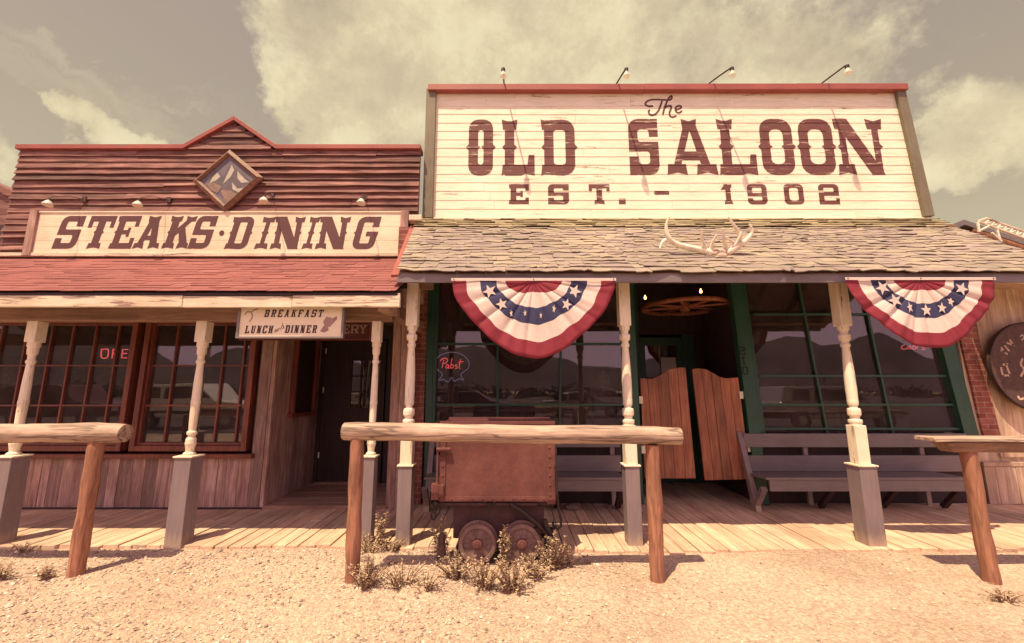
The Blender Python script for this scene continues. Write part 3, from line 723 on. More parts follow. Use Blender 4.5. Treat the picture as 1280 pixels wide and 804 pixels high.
for i in range(12):
    x=-8.3+i*.62; rft.hexa([(x,4.18,ze-.15),(x+.05,4.18,ze-.15),(x+.05,5.7,zr-.15),(x,5.7,zr-.15),(x,4.18,ze-.055),(x+.05,4.18,ze-.055),(x+.05,5.7,zr-.055),(x,5.7,zr-.055)])
rft.build('rafters',M['soffit'],steak)
# posts
def turned(mb,x,y,z0,z1,r,style=0,lean=0):
    H=z1-z0
    if style==0: prof=[(0,.95),(.02,.95),(.03,1.05),(.055,1.05),(.06,.7),(.085,.72),(.10,1.0),(.14,1.02),(.165,.95),(.17,.62),(.19,.6),(.20,.8),(.23,.84),(.26,.82),(.34,.86),(.5,.84),(.66,.72),(.78,.58),(.79,.75),(.815,.78),(.82,.6),(.84,.58),(.86,.9),(.90,.98),(.915,.9),(.92,.66),(.95,.64),(.96,.9),(1,.95)]
    else: prof=[(0,1.1),(.02,1.12),(.03,.72),(.07,.85),(.10,1.0),(.14,.92),(.165,.60),(.18,.9),(.20,.92),(.21,.66),(.26,.72),(.40,.80),(.44,.80),(.445,.86),(.47,.86),(.475,.80),(.62,.76),(.80,.62),(.81,.8),(.83,.82),(.84,.62),(.88,.66),(.89,.84),(.93,.9),(.95,.86),(.96,1.05),(1,1.05)]
    mb.tube([(x,y,z0+H*h) for h,_ in prof],[r*k for _,k in prof],14)
def porch_post(parent,x,y,z0,zbox,zsq,zcap,ztop,wb,ws,r,style,label=None):
    p=MB()
    if zsq>zbox: p.box(x-ws/2,x+ws/2,y-ws/2,y+ws/2,zbox+.018,zsq)
    turned(p,x,y,max(zsq,zbox+.018)-.002,zcap,r,style)
    p.box(x-ws/2,x+ws/2,y-ws/2,y+ws/2,zcap,ztop)
    p.mi=0
    o=p.build('porch_post',M['trim_white'],parent,bevel=.006)
    for pl in o.data.polygons: pass
    b=MB(); b.box(x-wb/2,x+wb/2,y-wb/2,y+wb/2,z0,zbox)
    b.build('post_base',M['grey'],o,bevel=.005)
    c=MB(); c.box(x-wb/2-.012,x+wb/2+.012,y-wb/2-.012,y+wb/2+.012,zbox+.0,zbox+.018); c.build('post_collar',M['trim_white'],o,bevel=.005)
    return o
YP=4.5
for x_,wbx in ((-5.19,.178),(-3.36,.172),(-1.47,.12)):
    porch_post(steak,x_,YP,-.02,Z(573,YP-.1),0,Z(428,YP),lz,wbx,.115 if wbx>.15 else .095,.052 if wbx>.15 else .045,1)

# STEAKS DINING sign
YG=YL-.075
sg=thing('steaks_dining_sign',(X(270,318,YG),YG,Z(318,YG)),'long cream signboard reading STEAKS DINING in slanted maroon letters','sign')
b=MB(); zb0,zb1=Z(318.5,YG),Z(266,YG); x0,x1=X(43,300,YG)+.0,X(500,300,YG)
nbd=4
for i,(xa,xb) in enumerate(((x0,-4.85),(-4.85,-3.0),(-3.0,x1))):
    for j in range(3):
        zz0=zb0+(zb1-zb0)*j/3; b.box(xa+.0015,xb-.0015,YG,YG+.03,zz0+.001,zb0+(zb1-zb0)*(j+1)/3-.001)
b.build('sign_board',M['signboard'],sg,bevel=.002)
fr=MB(); fr.box(x0,x1,YG-.012,YG+.03,zb0-.022,zb0); fr.box(x0,x1,YG-.012,YG+.03,zb1,zb1+.02); fr.build('edge_strip',M['signboard'],sg)
ep=MB(); 
for xa in (x0-.11,x1): ep.box(xa,xa+.11,YG-.03,YG+.05,zb0-.02,zb1+.03)
ep.build('end_post',M['barn_z'],sg,split=True,bevel=.004)
L=MB(); Yl=lambda z: YG-.0025
hs=270.5; he=311
for ch,a,c in (('S',68,105),('T',103,144),('E',138,175),('A',168,209),('K',204,245),('S',237,271)):
    place_letter(L,ch,a,c,hs-.5,he,YG,Yl,shear=.20,row=.004)
for ch,a,c in (('D',282,318),('I',319,344),('N',339,381),('I',378,400),('N',395,438),('G',440,476)):
    place_letter(L,ch,a,c,hs+.5,he+.5,YG,Yl,shear=(.20 if ch!='N' else .10),row=.004)
place_letter(L,'o',274,280.5,288,295,YG,Yl)
L.build('lettering',M['letter2'],sg,recalc=False)

# diamond painting
YDm=YL-.09
dm=thing('diamond_painting',at(285,226,YDm),'diamond shaped wood framed mountain painting above the signboard','painting')
c0=[at(287,187,YDm),at(329,222,YDm),at(281,265,YDm),at(241,227,YDm)]
cen=sum(c0,Vector())/4
def ins(k): return [cen+(p-cen)*k for p in c0]
f=MB(); 
for k0,k1,d0,d1 in ((1.0,.86,-.0,-.04),(.86,.78,-.04,-.012)):
    A,B=ins(k0),ins(k1)
    for i in range(4):
        j=(i+1)%4
        f.hexa([A[i]+Vector((0,.03,0)),A[j]+Vector((0,.03,0)),B[j]+Vector((0,.03,0)),B[i]+Vector((0,.03,0)),A[i]+Vector((0,d0,0)),A[j]+Vector((0,d0,0)),B[j]+Vector((0,d1,0)),B[i]+Vector((0,d1,0))])
f.build('frame',M['frame_wood'],dm)
pm=[plain('painted dusky sky',(.155,.125,.15),.7,0,.3,5),plain('painted grey peak',(.12,.095,.11),.7,0,.3,8),plain('painted snow',(.46,.40,.34),.7,0,.15,8),plain('painted foothill',(.27,.17,.13),.7,0,.4,8)]
pc=MB(); I=ins(.79); pc.mi=0; pc.sheet([p+Vector((0,.0,0)) for p in I])
def dpt(px,py,k=1): return at(px,py,YDm)+Vector((0,-.002*k,0))
pc.mi=1; pc.sheet([dpt(*p) for p in ((256,228),(266,221),(272,216),(279,221),(286,209),(291,206),(297,214),(304,217),(314,226),(300,240),(283,251),(270,240))])
pc.mi=2
for poly in (((272,216),(276,221),(270,226),(262,229),(266,222)),((290,206),(293,213),(288,222),(279,230),(284,219)),((297,214),(306,224),(312,228),(302,229),(297,223)),((290,228),(297,236),(306,235),(299,241),(291,237))):
    pc.sheet([dpt(*p,2) for p in poly])
pc.mi=3
for poly in (((258,230),(268,228),(277,234),(272,242),(264,238)),((276,238),(288,238),(296,243),(283,256)),):
    pc.sheet([dpt(*p,3) for p in poly])
pc.build('canvas',pm,dm,recalc=False)

# lamps over left sign
def sign_lamp(px,py,Y,arm,label,group,big=False,rise=.0):
    tip=at(px,py,Y-arm); base=Vector((tip.x-(.10 if big else -.05),Y,tip.z+(.0 if not big else -.02)))
    return tip
def left_lamp(px,py,label,bx):
    tip=at(px,py,YL-.36)
    t=thing('sign_lamp',(tip.x,YL,tip.z),label,'lamp','small lamps over the steaks sign')
    a=MB(); a.tube([(tip.x+bx,YL-.02,tip.z+.20),(tip.x+bx*.5,YL-.2,tip.z+.17),(tip.x,YL-.35,tip.z+.09),(tip.x,YL-.37,tip.z+.04)],.005,6); a.box(tip.x+bx-.03,tip.x+bx+.03,YL-.05,YL-.01,tip.z+.16,tip.z+.24)
    a.build('arm',M['iron'],t)
    s_=MB(); s_.lathe((tip.x,YL-.37,tip.z+.05),[(0,.016),(-.03,.022),(-.035,.03)],10,(0,0,1)); s_.build('socket',M['dark_metal'],t)
    s_=MB(); s_.lathe((tip.x,YL-.37,tip.z+.02),[(0,.022),(-.025,.04),(-.055,.058),(-.075,.060),(-.08,.03)],12,(0,.12,1)); s_.build('bulb',M['white_enamel'],t,smooth=True)
for a_ in ((62,253,'small white flood lamp above the S of STEAKS',.12),(174,254,'small white flood lamp above the A of STEAKS',.12),(331,249,'small white flood lamp right of the diamond painting',-.1),(452,251,'small white flood lamp above the last N and G of DINING',-.08)): left_lamp(*a_)

# hanging sign
YH=4.2
hsn=thing('hanging_sign',at(364,385,YH),'cream hanging board reading BREAKFAST LUNCH and DINNER under the white fascia','sign')
z0,z1=Z(423,YH),Z(377,YH); x0,x1=X(297,404,YH),X(430,404,YH)
b=MB(); b.box(x0+.02,x1-.02,YH,YH+.02,z0+.015,z1); b.build('panel',M['signpanel'],hsn)
b=MB(); b.box(x0,x0+.022,YH-.012,YH+.03,z0,z1+.01); b.box(x1-.022,x1,YH-.012,YH+.03,z0,z1+.01); b.box(x0+.022,x1-.022,YH-.012,YH+.03,z0,z0+.018); b.build('frame',M['grey_x'],hsn)
L=MB(); Yl=lambda z: YH-.0015
def word(mb,txt,pxa,pxb,pyt,pyb,Y,Yf,shear=.15,row=.0022,gap=.12,h=.16,T=.2,fancy=False,skip=None):
    n=len(txt); wid=[(.5 if c=='I' else 1.0) for c in txt]; tot=sum(wid)+gap*(n-1); x=pxa; W=pxb-pxa
    for c,w_ in zip(txt,wid):
        a=x; c2=x+W*w_/tot
        place_letter(mb,c,a,c2,pyt,pyb,Y,Yf,T,h,fancy,row,shear); x=c2+W*gap/tot
word(L,'BREAKFAST',330,405,387.2,396.6,YH,Yl,.2,gap=.06)
word(L,'LUNCH',306,342,407,417,YH,Yl,.12,gap=.08)
word(L,'DINNER',356,397,406.5,416.5,YH,Yl,.12,gap=.08)
def pathops(mb,pts_px,Y,Yf,th,row=.002,sm=5):
    P=[at(a,b_,Y) for a,b_ in pts_px]; Q=smooth_path([(p.x,p.z) for p in P],sm) if len(P)>2 else [(p.x,p.z) for p in P]
    letters(mb,thick([tuple(q_) for q_ in Q],th),(0,0),1,1,Yf,row)
for st in ([(343.5,413.5),(345,412),(346.2,413.3),(344.5,415.5),(343.3,414.5),(346,412.4),(347,414.5)],[(347.2,411),(348.5,413.6),(348,411.6),(349.8,410.3),(351,412.6)],[(354,407.5),(352.2,407.8),(352,410),(353.6,410.8),(354.6,408.6),(352.8,403.8)],[(353.5,406),(355.2,410.2)]):
    pathops(L,st,YH,Yl,.0055)
L.build('lettering',M['ink'],hsn,recalc=False)
Ya=lambda z: YH-.0015
mot=plain('faded brown motif',(.33,.20,.19),.7)
ops=[]
for st in ([(306,394),(309,390),(314,390),(318,387.5),(322,386.3)],[(314,390),(315.5,396),(312,402)]):
    P=[at(a_,b_,YH) for a_,b_ in st]; ops+=thick([tuple(q_) for q_ in smooth_path([(p.x,p.z) for p in P],5)],.012)
ar=MB(); letters(ar,ops,(0,0),1,1,Ya,.002); ar.build('painted_spur',mot,hsn,recalc=False)
ops=[]
for poly in (((400,414),(405,407),(410,408),(411,413),(405,416)),((404,402),(408,396),(414,397),(418,403),(412,409),(406,408.5)),((413,400),(421,395),(421.5,399),(415,406))):
    P=[at(a_,b_,YH) for a_,b_ in poly]; ops.append(('+',[(p.x,p.z) for p in P]))
ar=MB(); letters(ar,ops,(0,0),1,1,Ya,.002); ar.build('painted_boot',mot,hsn,recalc=False)
# sign above entry
YB=5.62
bs_=thing('entry_sign',at(440,411,YB),'dark maroon board with cream letters ERY above the entry','sign')
b=MB(); b.box(X(300,411,YB),X(462,411,YB),YB,YB+.03,Z(424,YB),Z(399,YB)); b.build('board',plain('maroon board',(.085,.018,.022),.5),bs_)
b=MB(); xa,xb,z0,z1=X(300,411,YB),X(462.5,411,YB),Z(424,YB),Z(399,YB)
b.box(xa,xb,YB-.01,YB+.03,z0-.015,z0); b.box(xa,xb,YB-.01,YB+.03,z1,z1+.015); b.box(xb,xb+.015,YB-.01,YB+.03,z0-.015,z1+.015)
b.build('frame',M['window_red'],bs_)
L=MB(); Yl=lambda z: YB-.0015
for ch,a,c in (('E',429.5,437),('R',438.5,448.5),('Y',448.5,459)): place_letter(L,ch,a,c,406,417,YB,Yl,.16,.12,False,.003)
L.build('lettering',plain('cream letters',(.36,.23,.19),.6),bs_,recalc=False)
# OPEN neon
YN=YL+.16
nn=thing('open_neon_sign',at(140,441,YN),'red neon sign reading OPE behind the left restaurant window','sign')
o_=MB()
def ntube(mb,pts,Y,r,close=False,sm=4):
    P=[at(a,b_,Y) for a,b_ in pts]
    if close: P.append(P[0])
    Q=smooth_path([(p.x,p.z) for p in P],sm) if sm>1 and len(P)>2 else [(p.x,p.z) for p in P]
    mb.tube([(q_[0],Y,q_[1]) for q_ in Q],r,6)
ntube(o_,[(127,437),(134,436.5),(135.5,439),(134.5,446),(131,448),(127,447),(126.5,441),(127,437)],YN,.0075)
ntube(o_,[(140,448),(141.5,436.5),(147,436.5),(148,439.5),(146,442.5),(141,442.5)],YN,.0075,sm=1)
ntube(o_,[(160,437),(153.5,437),(152,447.5),(158.5,447.5)],YN,.0075,sm=1); ntube(o_,[(153,442),(158.5,442)],YN,.0075,sm=1)
o_.build('tubes',M['neon_red'],nn)
bx=MB(); a_=at(122,431,YN+.03); c_=at(165,452,YN+.03); bx.tube([(a_.x,YN+.03,a_.z),(c_.x,YN+.03,a_.z),(c_.x,YN+.03,c_.z),(a_.x,YN+.03,c_.z),(a_.x,YN+.03,a_.z)],.004,5); bx.tube([(a_.x,YN+.03,a_.z),(a_.x,YN+.03,a_.z+.5)],.003,4); bx.tube([(c_.x,YN+.03,a_.z),(c_.x,YN+.03,a_.z+.5)],.003,4)
bx.build('support_wire',M['dark_metal'],nn)

# ================================================================== SALOON (right building)
rs2=random.Random(77)
sal=thing('saloon',(2.4,YS,0),'tall white false front saloon with OLD SALOON lettering and olive shingled porch','building')
zB=Z(273,YS); zT=Z(113,YS); NC=15; ch_=(zT-zB)/NC
def sxl(z): return -1.185
def sxr(z): return 6.12+(6.02-6.12)*(z-zB)/(zT-zB)
def yoff(z):
    k=(z-zB)/ch_; f=k-math.floor(k)
    return .006*(1-f)
b=MB()
for i in range(NC):
    za=zB+i*ch_; zc=za+ch_; cuts=[sxl(za)]
    x=sxl(za)+rs2.uniform(.6,2.8)
    while x<5.4: cuts.append(x); x+=rs2.uniform(1.4,3.4)
    cuts.append(sxr(za))
    for k in range(len(cuts)-1):
        x0,x1=cuts[k],cuts[k+1]; n=max(2,int((x1-x0)/.2)); sd_=rs2.uniform(0,99); vs=[];fs=[]
        dr=rs2.choice((0,0,0,0,-.012,.012)) if i>0 else 0
        for q in range(n+1):
            xx=x0+(x1-x0)*q/n+(.0015 if q==0 else (-.0015 if q==n else 0))
            zz=za+dr*.4+.0035*mnoise.noise(Vector((xx*1.5,sd_,0))); t=.006+.0015*mnoise.noise(Vector((xx*2,sd_,4)))
            vs+=[(xx,YS-t,zz+.003),(xx,YS-.0005,zc+.008 if i<NC-1 else zc),(xx,YS+.012,zz)]
        for q in range(n):
            for w_ in range(3): fs.append((q*3+w_,(q+1)*3+w_,(q+1)*3+(w_+1)%3,q*3+(w_+1)%3))
        fs.append((0,1,2)); fs.append((n*3+2,n*3+1,n*3)); b.add(vs,fs)
ffr=b.build('false_front',M['siding_white'],sal)
b=MB(); b.box(-1.3,6.18,YS+.014,YS+.16,3.35,zT+.02); b.build('backing_wall',M['green_trim_pale'],sal)
L=MB(); Yl=lambda z: YS-yoff(z)-.0035
for ch,a,c in (('O',583.5,618.5),('L',627,668),('D',676,718.5)): place_letter(L,ch,a,c,149.8,219.7,YS,Yl,T=.135*1.15,h=.19,row=.005)
for ch,a,c in (('S',786,823),('A',832,895),('L',897,944),('O',948.5,993.5),('O',997,1044)): place_letter(L,ch,a,c,149.0,219,YS,Yl,T=.155 if ch!='S' else .15,h=.19,row=.005)
place_letter(L,'N',1044,1106,149,219,YS,Yl,T=.17,h=.19,row=.005)
for ch,a,c in (('E',636,661),('S',685,711),('T',736,762)): place_letter(L,ch,a,c,230.5,255.5,YS,Yl,T=.27,h=.2,fancy=False,row=.004)
place_letter(L,'.',773.5,782,248.5,255.5,YS,Yl,row=.004); place_letter(L,'-',817.6,836.5,239,243.5,YS,Yl,row=.004)
for ch,a,c in (('1',903,917),('9',934,958.5),('0',979,1005),('2',1023,1048.5)): place_letter(L,ch,a,c,230.3,255.7,YS,Yl,T=.24,h=.19,fancy=False,row=.004)
L.build('lettering',M['letter'],ffr,recalc=False)
# script The : traced as brush strokes (pixels of the 17.87x zoom, origin 800,110)
def zp(x,y): return (800+x/17.87,110+y/17.87)
L=MB()
for st in ([(285,412),(190,415),(118,375),(150,310),(260,268),(400,265),(610,275)],[(490,290),(455,400),(410,510),(340,590),(260,615),(200,580),(188,530),(208,500)],
           [(505,600),(540,470),(580,360),(630,250),(690,185),(710,210),(690,260),(640,280)],[(560,440),(620,410),(690,412),(690,470),(655,560),(670,630),(730,655),(800,630)],[(800,490),(880,470),(920,430),(880,405),(810,430),(785,490),(820,550),(880,560),(925,520)]):
    P=[at(*zp(*p),YS) for p in st]; Q=smooth_path([(p.x,p.z) for p in P],6)
    letters(L,thick([tuple(q_) for q_ in Q],.028),(0,0),1,1,Yl,.005)
L.build('script_lettering',M['letter2'],ffr,recalc=False)
# trims & coping
def pstrut(mb,pa,pb,Y,w,d,dy=0):
    a=at(*pa,Y); c=at(*pb,Y); mb.strut(a+Vector((0,dy,0)),c+Vector((0,dy,0)),w,d)
b=MB(); pstrut(b,(534.5,273),(539.5,112),YS-.03,.15,.06); pstrut(b,(1160.5,271),(1124,112),YS-.03,.14,.06); b.build('side_trim',M['green_trim_pale'],sal,split=True,bevel=.006)
tw=MB(); tw.box(-1.24,6.06,YS-.035,YS+.0,zT-.0,zT+.05); tw.build('top_trim',M['green_trim_pale'],sal,bevel=.004)
zt0=Z(112,YS-.1); zt1=Z(104.5,YS-.1)
cpg=MB()
for a,c,dz in ((-1.30,2.05,0),(2.05,4.4,.004),(4.4,6.12,.008)): cpg.box(a+.002,c,YS-.10,YS+.2,zt0+dz,zt1+dz)
cpg.build('coping',M['coping_red'],sal,split=True,bevel=.006)
lowt=MB(); lowt.box(-1.16,6.2,YS-.03,YS-.0135,zB-.03,zB+.0); lowt.build('bottom_trim',M['siding_white'],sal)
# porch roof
YE2=4.15; ze2=Z(338.5,YE2); zr2=zB-.02
rf=MB(); rf.hexa([(-1.17,YE2+.03,ze2-.06),(5.85,YE2+.03,ze2-.06),(6.26,YS,zr2-.06),(-1.40,YS,zr2-.06),(-1.17,YE2+.03,ze2-.02),(5.85,YE2+.03,ze2-.02),(6.26,YS,zr2-.02),(-1.40,YS,zr2-.02)])
pr2=rf.build('porch_roof',M['soffit'],sal)
b=MB(); ym=YE2+(YS-YE2)*.80; zm=ze2+(zr2-ze2)*.80
shingles(b,-1.19,5.87,(YE2,ze2),(ym,zm),17,(.09,.36),.009,.045,.011,rs2,.011,-1.37,6.18)
b.build('shingles',M['shingle_green'],pr2)
b=MB(); shingles(b,-1.37,6.18,(ym-.03,zm-.01),(YS-.035,zr2+.0),5,(.14,.4),.01,.02,.02,rs2,.008,-1.40,6.26)
b.build('top_shingles',M['shingle_top'],pr2)
b=MB(); b.box(-1.19,5.86,YE2+.02,YE2+.05,Z(352.5,YE2),ze2-.03); b.box(-1.17,5.8,YE2+.052,YE2+.08,Z(352.5,YE2)+.02,ze2-.03)
b.build('fascia',M['grey_x'],sal,bevel=.004)
b=MB(); b.box(-1.17,5.8,YE2+.085,4.56,2.80,2.84); b.box(-1.17,5.8,4.44,4.56,2.70+.09,2.795); b.build('porch_beam',M['soffit'],sal)
b=MB(); b.strut((-1.2,YE2+.02,ze2-.05),(-1.43,YS,zr2-.05),.03,.1,(1,0,0)); b.strut((5.88,YE2+.02,ze2-.05),(6.29,YS,zr2-.05),.03,.1,(1,0,0)); b.build('rake_board',M['coping_red'],sal,split=True)
b=MB()
for i in range(11):
    x=-1.0+i*.66; b.hexa([(x,4.58,2.86),(x+.05,4.58,2.86),(x+.05,YS,zr2-.17),(x,YS,zr2-.17),(x,4.58,2.98),(x+.05,4.58,2.98),(x+.05,YS,zr2-.062),(x,YS,zr2-.062)])
b.build('rafters',M['dark_wood'],sal)
# small bracket left + brick stub
b=MB(); b.box(-1.08,-1.0,4.57,4.62,2.55,2.8); b.box(-1.02,-.88,4.5,4.55,2.70,2.79); b.build('bracket',M['soffit'],sal,split=True)
b=MB(); b.box(X(505,300,YS),X(523,300,YS),YL-.16,YL-.04,Z(330,5.6),Z(285,5.6)); b.build('brick_stub',M['brick'],sal)
b=MB(); b.box(X(516,272,5.7)-.02,X(528,272,5.7)+.02,YL-.17,YL-.07,Z(277,5.6),Z(270,5.6)); b.build('corbel',M['trim_white'],sal,bevel=.01)
# posts
for px_,wq in ((-1.09,.142),(1.228,.146),(3.62,.178)):
    porch_post(sal,px_,YP,-.02,Z(584,YP-.09),Z(532,YP-.06),Z(407,YP-.06),2.79,wq,.122,.060,0)
# body: interior shell
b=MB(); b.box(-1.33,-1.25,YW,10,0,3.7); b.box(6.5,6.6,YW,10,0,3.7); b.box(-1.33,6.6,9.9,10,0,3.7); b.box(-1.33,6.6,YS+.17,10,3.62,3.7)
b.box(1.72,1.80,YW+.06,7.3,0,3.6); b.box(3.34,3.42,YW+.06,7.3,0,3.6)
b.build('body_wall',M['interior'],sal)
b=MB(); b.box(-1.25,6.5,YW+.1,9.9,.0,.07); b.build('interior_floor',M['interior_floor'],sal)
# brick piers
b=MB(); b.box(-1.40,X(530,500,5.9),5.90,6.08,FZ,3.6)
b.panel([at(1184,352,5.92),at(1207,352,5.92),at(1247,529,5.92),at(1254,560,5.92),at(1234,560,5.92),at(1226,529,5.92)],.12)
b.build('brick_pier',M['brick'],sal,split=True)
# window walls
YWf=YW-.02
def dado(x0,x1,z1,mat):
    q=MB(); q.box(x0,x1,YW,YW+.06,FZ-.03,z1); q.build('dado',mat,sal,split=True)
dz=Z(545,YW); dado(-1.25,1.72,dz,M['dark_wood']); dado(3.42,6.62,dz,M['dark_wood'])
def pwindow(name,left,right,vs_,hs_,ztop=3.35,lw=.13,rw=.2,post=None):
    """left/right: ((px,py),(px,py)) of the frame centre lines; all at YW"""
    f=MB()
    def ln(mb,pa,pb,w,d,Y,ext0=None,ext1=None):
        a=at(*pa,Y); c=at(*pb,Y)
        dirv=(c-a)/(c.z-a.z)
        if ext0 is not None: a=a+dirv*(ext0-a.z)
        if ext1 is not None: c=a+dirv*(ext1-a.z)
        mb.strut(a,c,w,d); return a,c
    A=ln(f,*left,lw,.12,YWf,dz if left[1] is not None else dz,ztop); B=ln(f,*right,rw,.12,YWf,dz,ztop)
    xa=min(A[0].x,A[1].x); xb=max(B[0].x,B[1].x)
    f.box(A[0].x,B[0].x,YWf-.05,YWf+.06,dz-.06,dz+.03); f.box(A[1].x,B[1].x,YWf-.05,YWf+.06,ztop-.06,ztop+.02)
    fo=f.build(name,M['green'],sal,bevel=.005)
    m_=MB()
    for pa,pb in vs_: ln(m_,pa,pb,.028,.03,YWf,dz+.03,ztop-.06)
    for y_ in hs_: zz=Z(y_,YWf); m_.box(A[0].x+.05,B[0].x-.04+(zz<1.5)*0,YWf-.02,YWf+.016,zz-.015,zz+.015)
    m_.build('muntins',M['green'],fo)
    p_=MB(); p_.panel([(A[0].x,YWf+.02,dz),(B[0].x,YWf+.02,dz),(B[1].x,YWf+.02,ztop),(A[1].x,YWf+.02,ztop)],.005); p_.build('pane',M['glass'],fo)
    return fo
pwindow('front_window',((537,500),(538,400)),((786,520),(781,400)),[((622,500),(622,440)),((700,500),(701,440))],[430,506],lw=.10,rw=.1)
pwindow('front_window',((958,600),(925,354)),((1206,530),(1180,430)),[((1026,500),(1006,396)),((1107,500),(1088,411))],[393,470,506,536],lw=.09,rw=.2)
# green corner post left reaching the deck, door posts
b=MB(); b.box(X(531,560,5.96),X(543,560,5.96),5.93,6.0,FZ,3.4)
b.build('corner_post',M['green'],sal,bevel=.006)
b=MB(); b.box(X(787,560,5.96),X(800,560,5.96),5.90,6.02,FZ,3.4); b.build('door_post',M['green'],sal,bevel=.006)
b=MB(); a0=at(951.5,627,5.92); a1=at(917.5,354,5.92); dv=(a1-a0)/(a1.z-a0.z); b.strut(a0+dv*(FZ-a0.z),a0+dv*(3.4-a0.z),.155,.12)
dp=b.build('door_post',M['green'],sal,bevel=.006); dp['label']='leaning green door post numbered 210'
L=MB(); Yl=lambda z: 5.92-.063
for i,(ch,px_,py_) in enumerate((('2',927.5,438.5),('1',929.5,451),('0',931.5,463.5))): place_letter(L,ch,px_-4,px_+4,py_-5.4,py_+5.4,5.86,Yl,.19,.15,False,.003)
L.build('number_lettering',plain('black number paint',(.004,.003,.004),.5,0,.05),dp,recalc=False)
# entry recess
Yb=7.25
b=MB(); b.box(1.80,X(803,500,Yb),Yb,Yb+.06,0,3.5); b.box(X(857,500,Yb),X(872,500,Yb),Yb-.02,Yb+.05,FZ,2.55)
b.build('entry_frame',M['green'],sal,bevel=.004)
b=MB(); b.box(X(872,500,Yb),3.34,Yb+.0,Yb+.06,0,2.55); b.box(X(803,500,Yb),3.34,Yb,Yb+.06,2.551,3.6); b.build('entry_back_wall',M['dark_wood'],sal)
d_=MB(); x0,x1=X(803,500,Yb),X(857,500,Yb)
d_.box(x0,x0+.09,Yb,Yb+.045,FZ,2.5); d_.box(x1-.09,x1,Yb,Yb+.045,FZ,2.5); d_.box(x0+.09,x1-.09,Yb,Yb+.045,FZ,1.0); d_.box(x0+.09,x1-.09,Yb,Yb+.045,2.36,2.5)
dd=d_.build('inner_door',M['green'],sal,bevel=.004)
p_=MB(); p_.box(x0+.09,x1-.09,Yb+.02,Yb+.025,1.0,2.36); p_.build('pane',M['glass'],dd)
p_=MB(); p_.box(X(826,455,Yb),X(845,455,Yb),Yb-.006,Yb-.003,Z(468,Yb),Z(447,Yb)); p_.build('paper_note',M['paper'],dd)
p_=MB(); p_.tube([(x1-.05,Yb-.01,1.05),(x1-.05,Yb-.05,1.05),(x1-.05,Yb-.05,1.2),(x1-.05,Yb-.01,1.2)],.011); p_.build('handle',M['iron'],dd)
# swing doors
def batwing(name,outline,Y,nb,lean,label):
    """outline: list of (px top) ... given as left/right edges with curved top"""
    (blx,bly),(brx,bry),tops=outline
    o=thing_root=None
    mbs=[]
    P_bl=at(blx,bly,Y); P_br=at(brx,bry,Y); T=[at(a,c,Y) for a,c in tops]
    root=bpy.data.objects.new(name,None)
    q=MB()
    for i in range(nb):
        f0=i/nb; f1=(i+1)/nb
        def top(f):
            k=f*(len(T)-1); j=min(int(k),len(T)-2); return T[j].lerp(T[j+1],k-j)
        g=.0025
        bl=P_bl.lerp(P_br,f0)+Vector((g,0,0)); br_=P_bl.lerp(P_br,f1)-Vector((g,0,0))
        m=4; ts=[top(f0+(f1-f0)*k/m) for k in range(m,-1,-1)]; ts[0]-=Vector((g,0,0)); ts[-1]+=Vector((g,0,0))
        dy=random.Random(i*7+int(blx)).uniform(0,.004)
        q.panel([v+Vector((0,-dy,0)) for v in [bl,br_]+ts],.03)
    d=q.build(name,M['door_wood'],sal,bevel=.003)
    d['label']=label
    rr_=MB()
    for f in (.2,.8):
        a=P_bl.lerp(T[0],f); c=P_br.lerp(T[-1],f); a.y+=.04;c.y+=.04; rr_.strut(a+Vector((.03,0,0)),c-Vector((.03,0,0)),.09,.02)
    rr_.build('back_rail',M['door_wood'],d,split=True)
    return d,P_bl,P_br,T
Yd2=5.90
d1,_,_,_=batwing('swing_door',((806,598.5),(870,598),[(800,473),(806,473),(814,474),(824,470),(833,463.5),(842,460.5),(850,459.5),(857,459.5)]),Yd2,5,0,'left swing door of varnished planks')
d2,_,_,_=batwing('swing_door',((881,600.5),(939,599),[(865,461.5),(873,460.5),(882,461.5),(890,465.5),(898,470.5),(906,473),(915,472.5),(923,472)]),Yd2,5,0,'right swing door of varnished planks')
b=MB(); 
for p_ in ((926,494),(936,560)): 
    a=at(*p_,Yd2); b.box(a.x-.02,a.x+.03,Yd2-.012,Yd2+.0,a.z-.05,a.z+.05)
b.build('hinge',M['white_enamel'],d2,split=True)
b=MB()
for p_ in ((801.5,500),(804.5,562)):
    a=at(*p_,Yd2); b.box(a.x-.03,a.x+.02,Yd2-.012,Yd2+.0,a.z-.05,a.z+.05)
b.build('hinge',M['white_enamel'],d1,split=True)

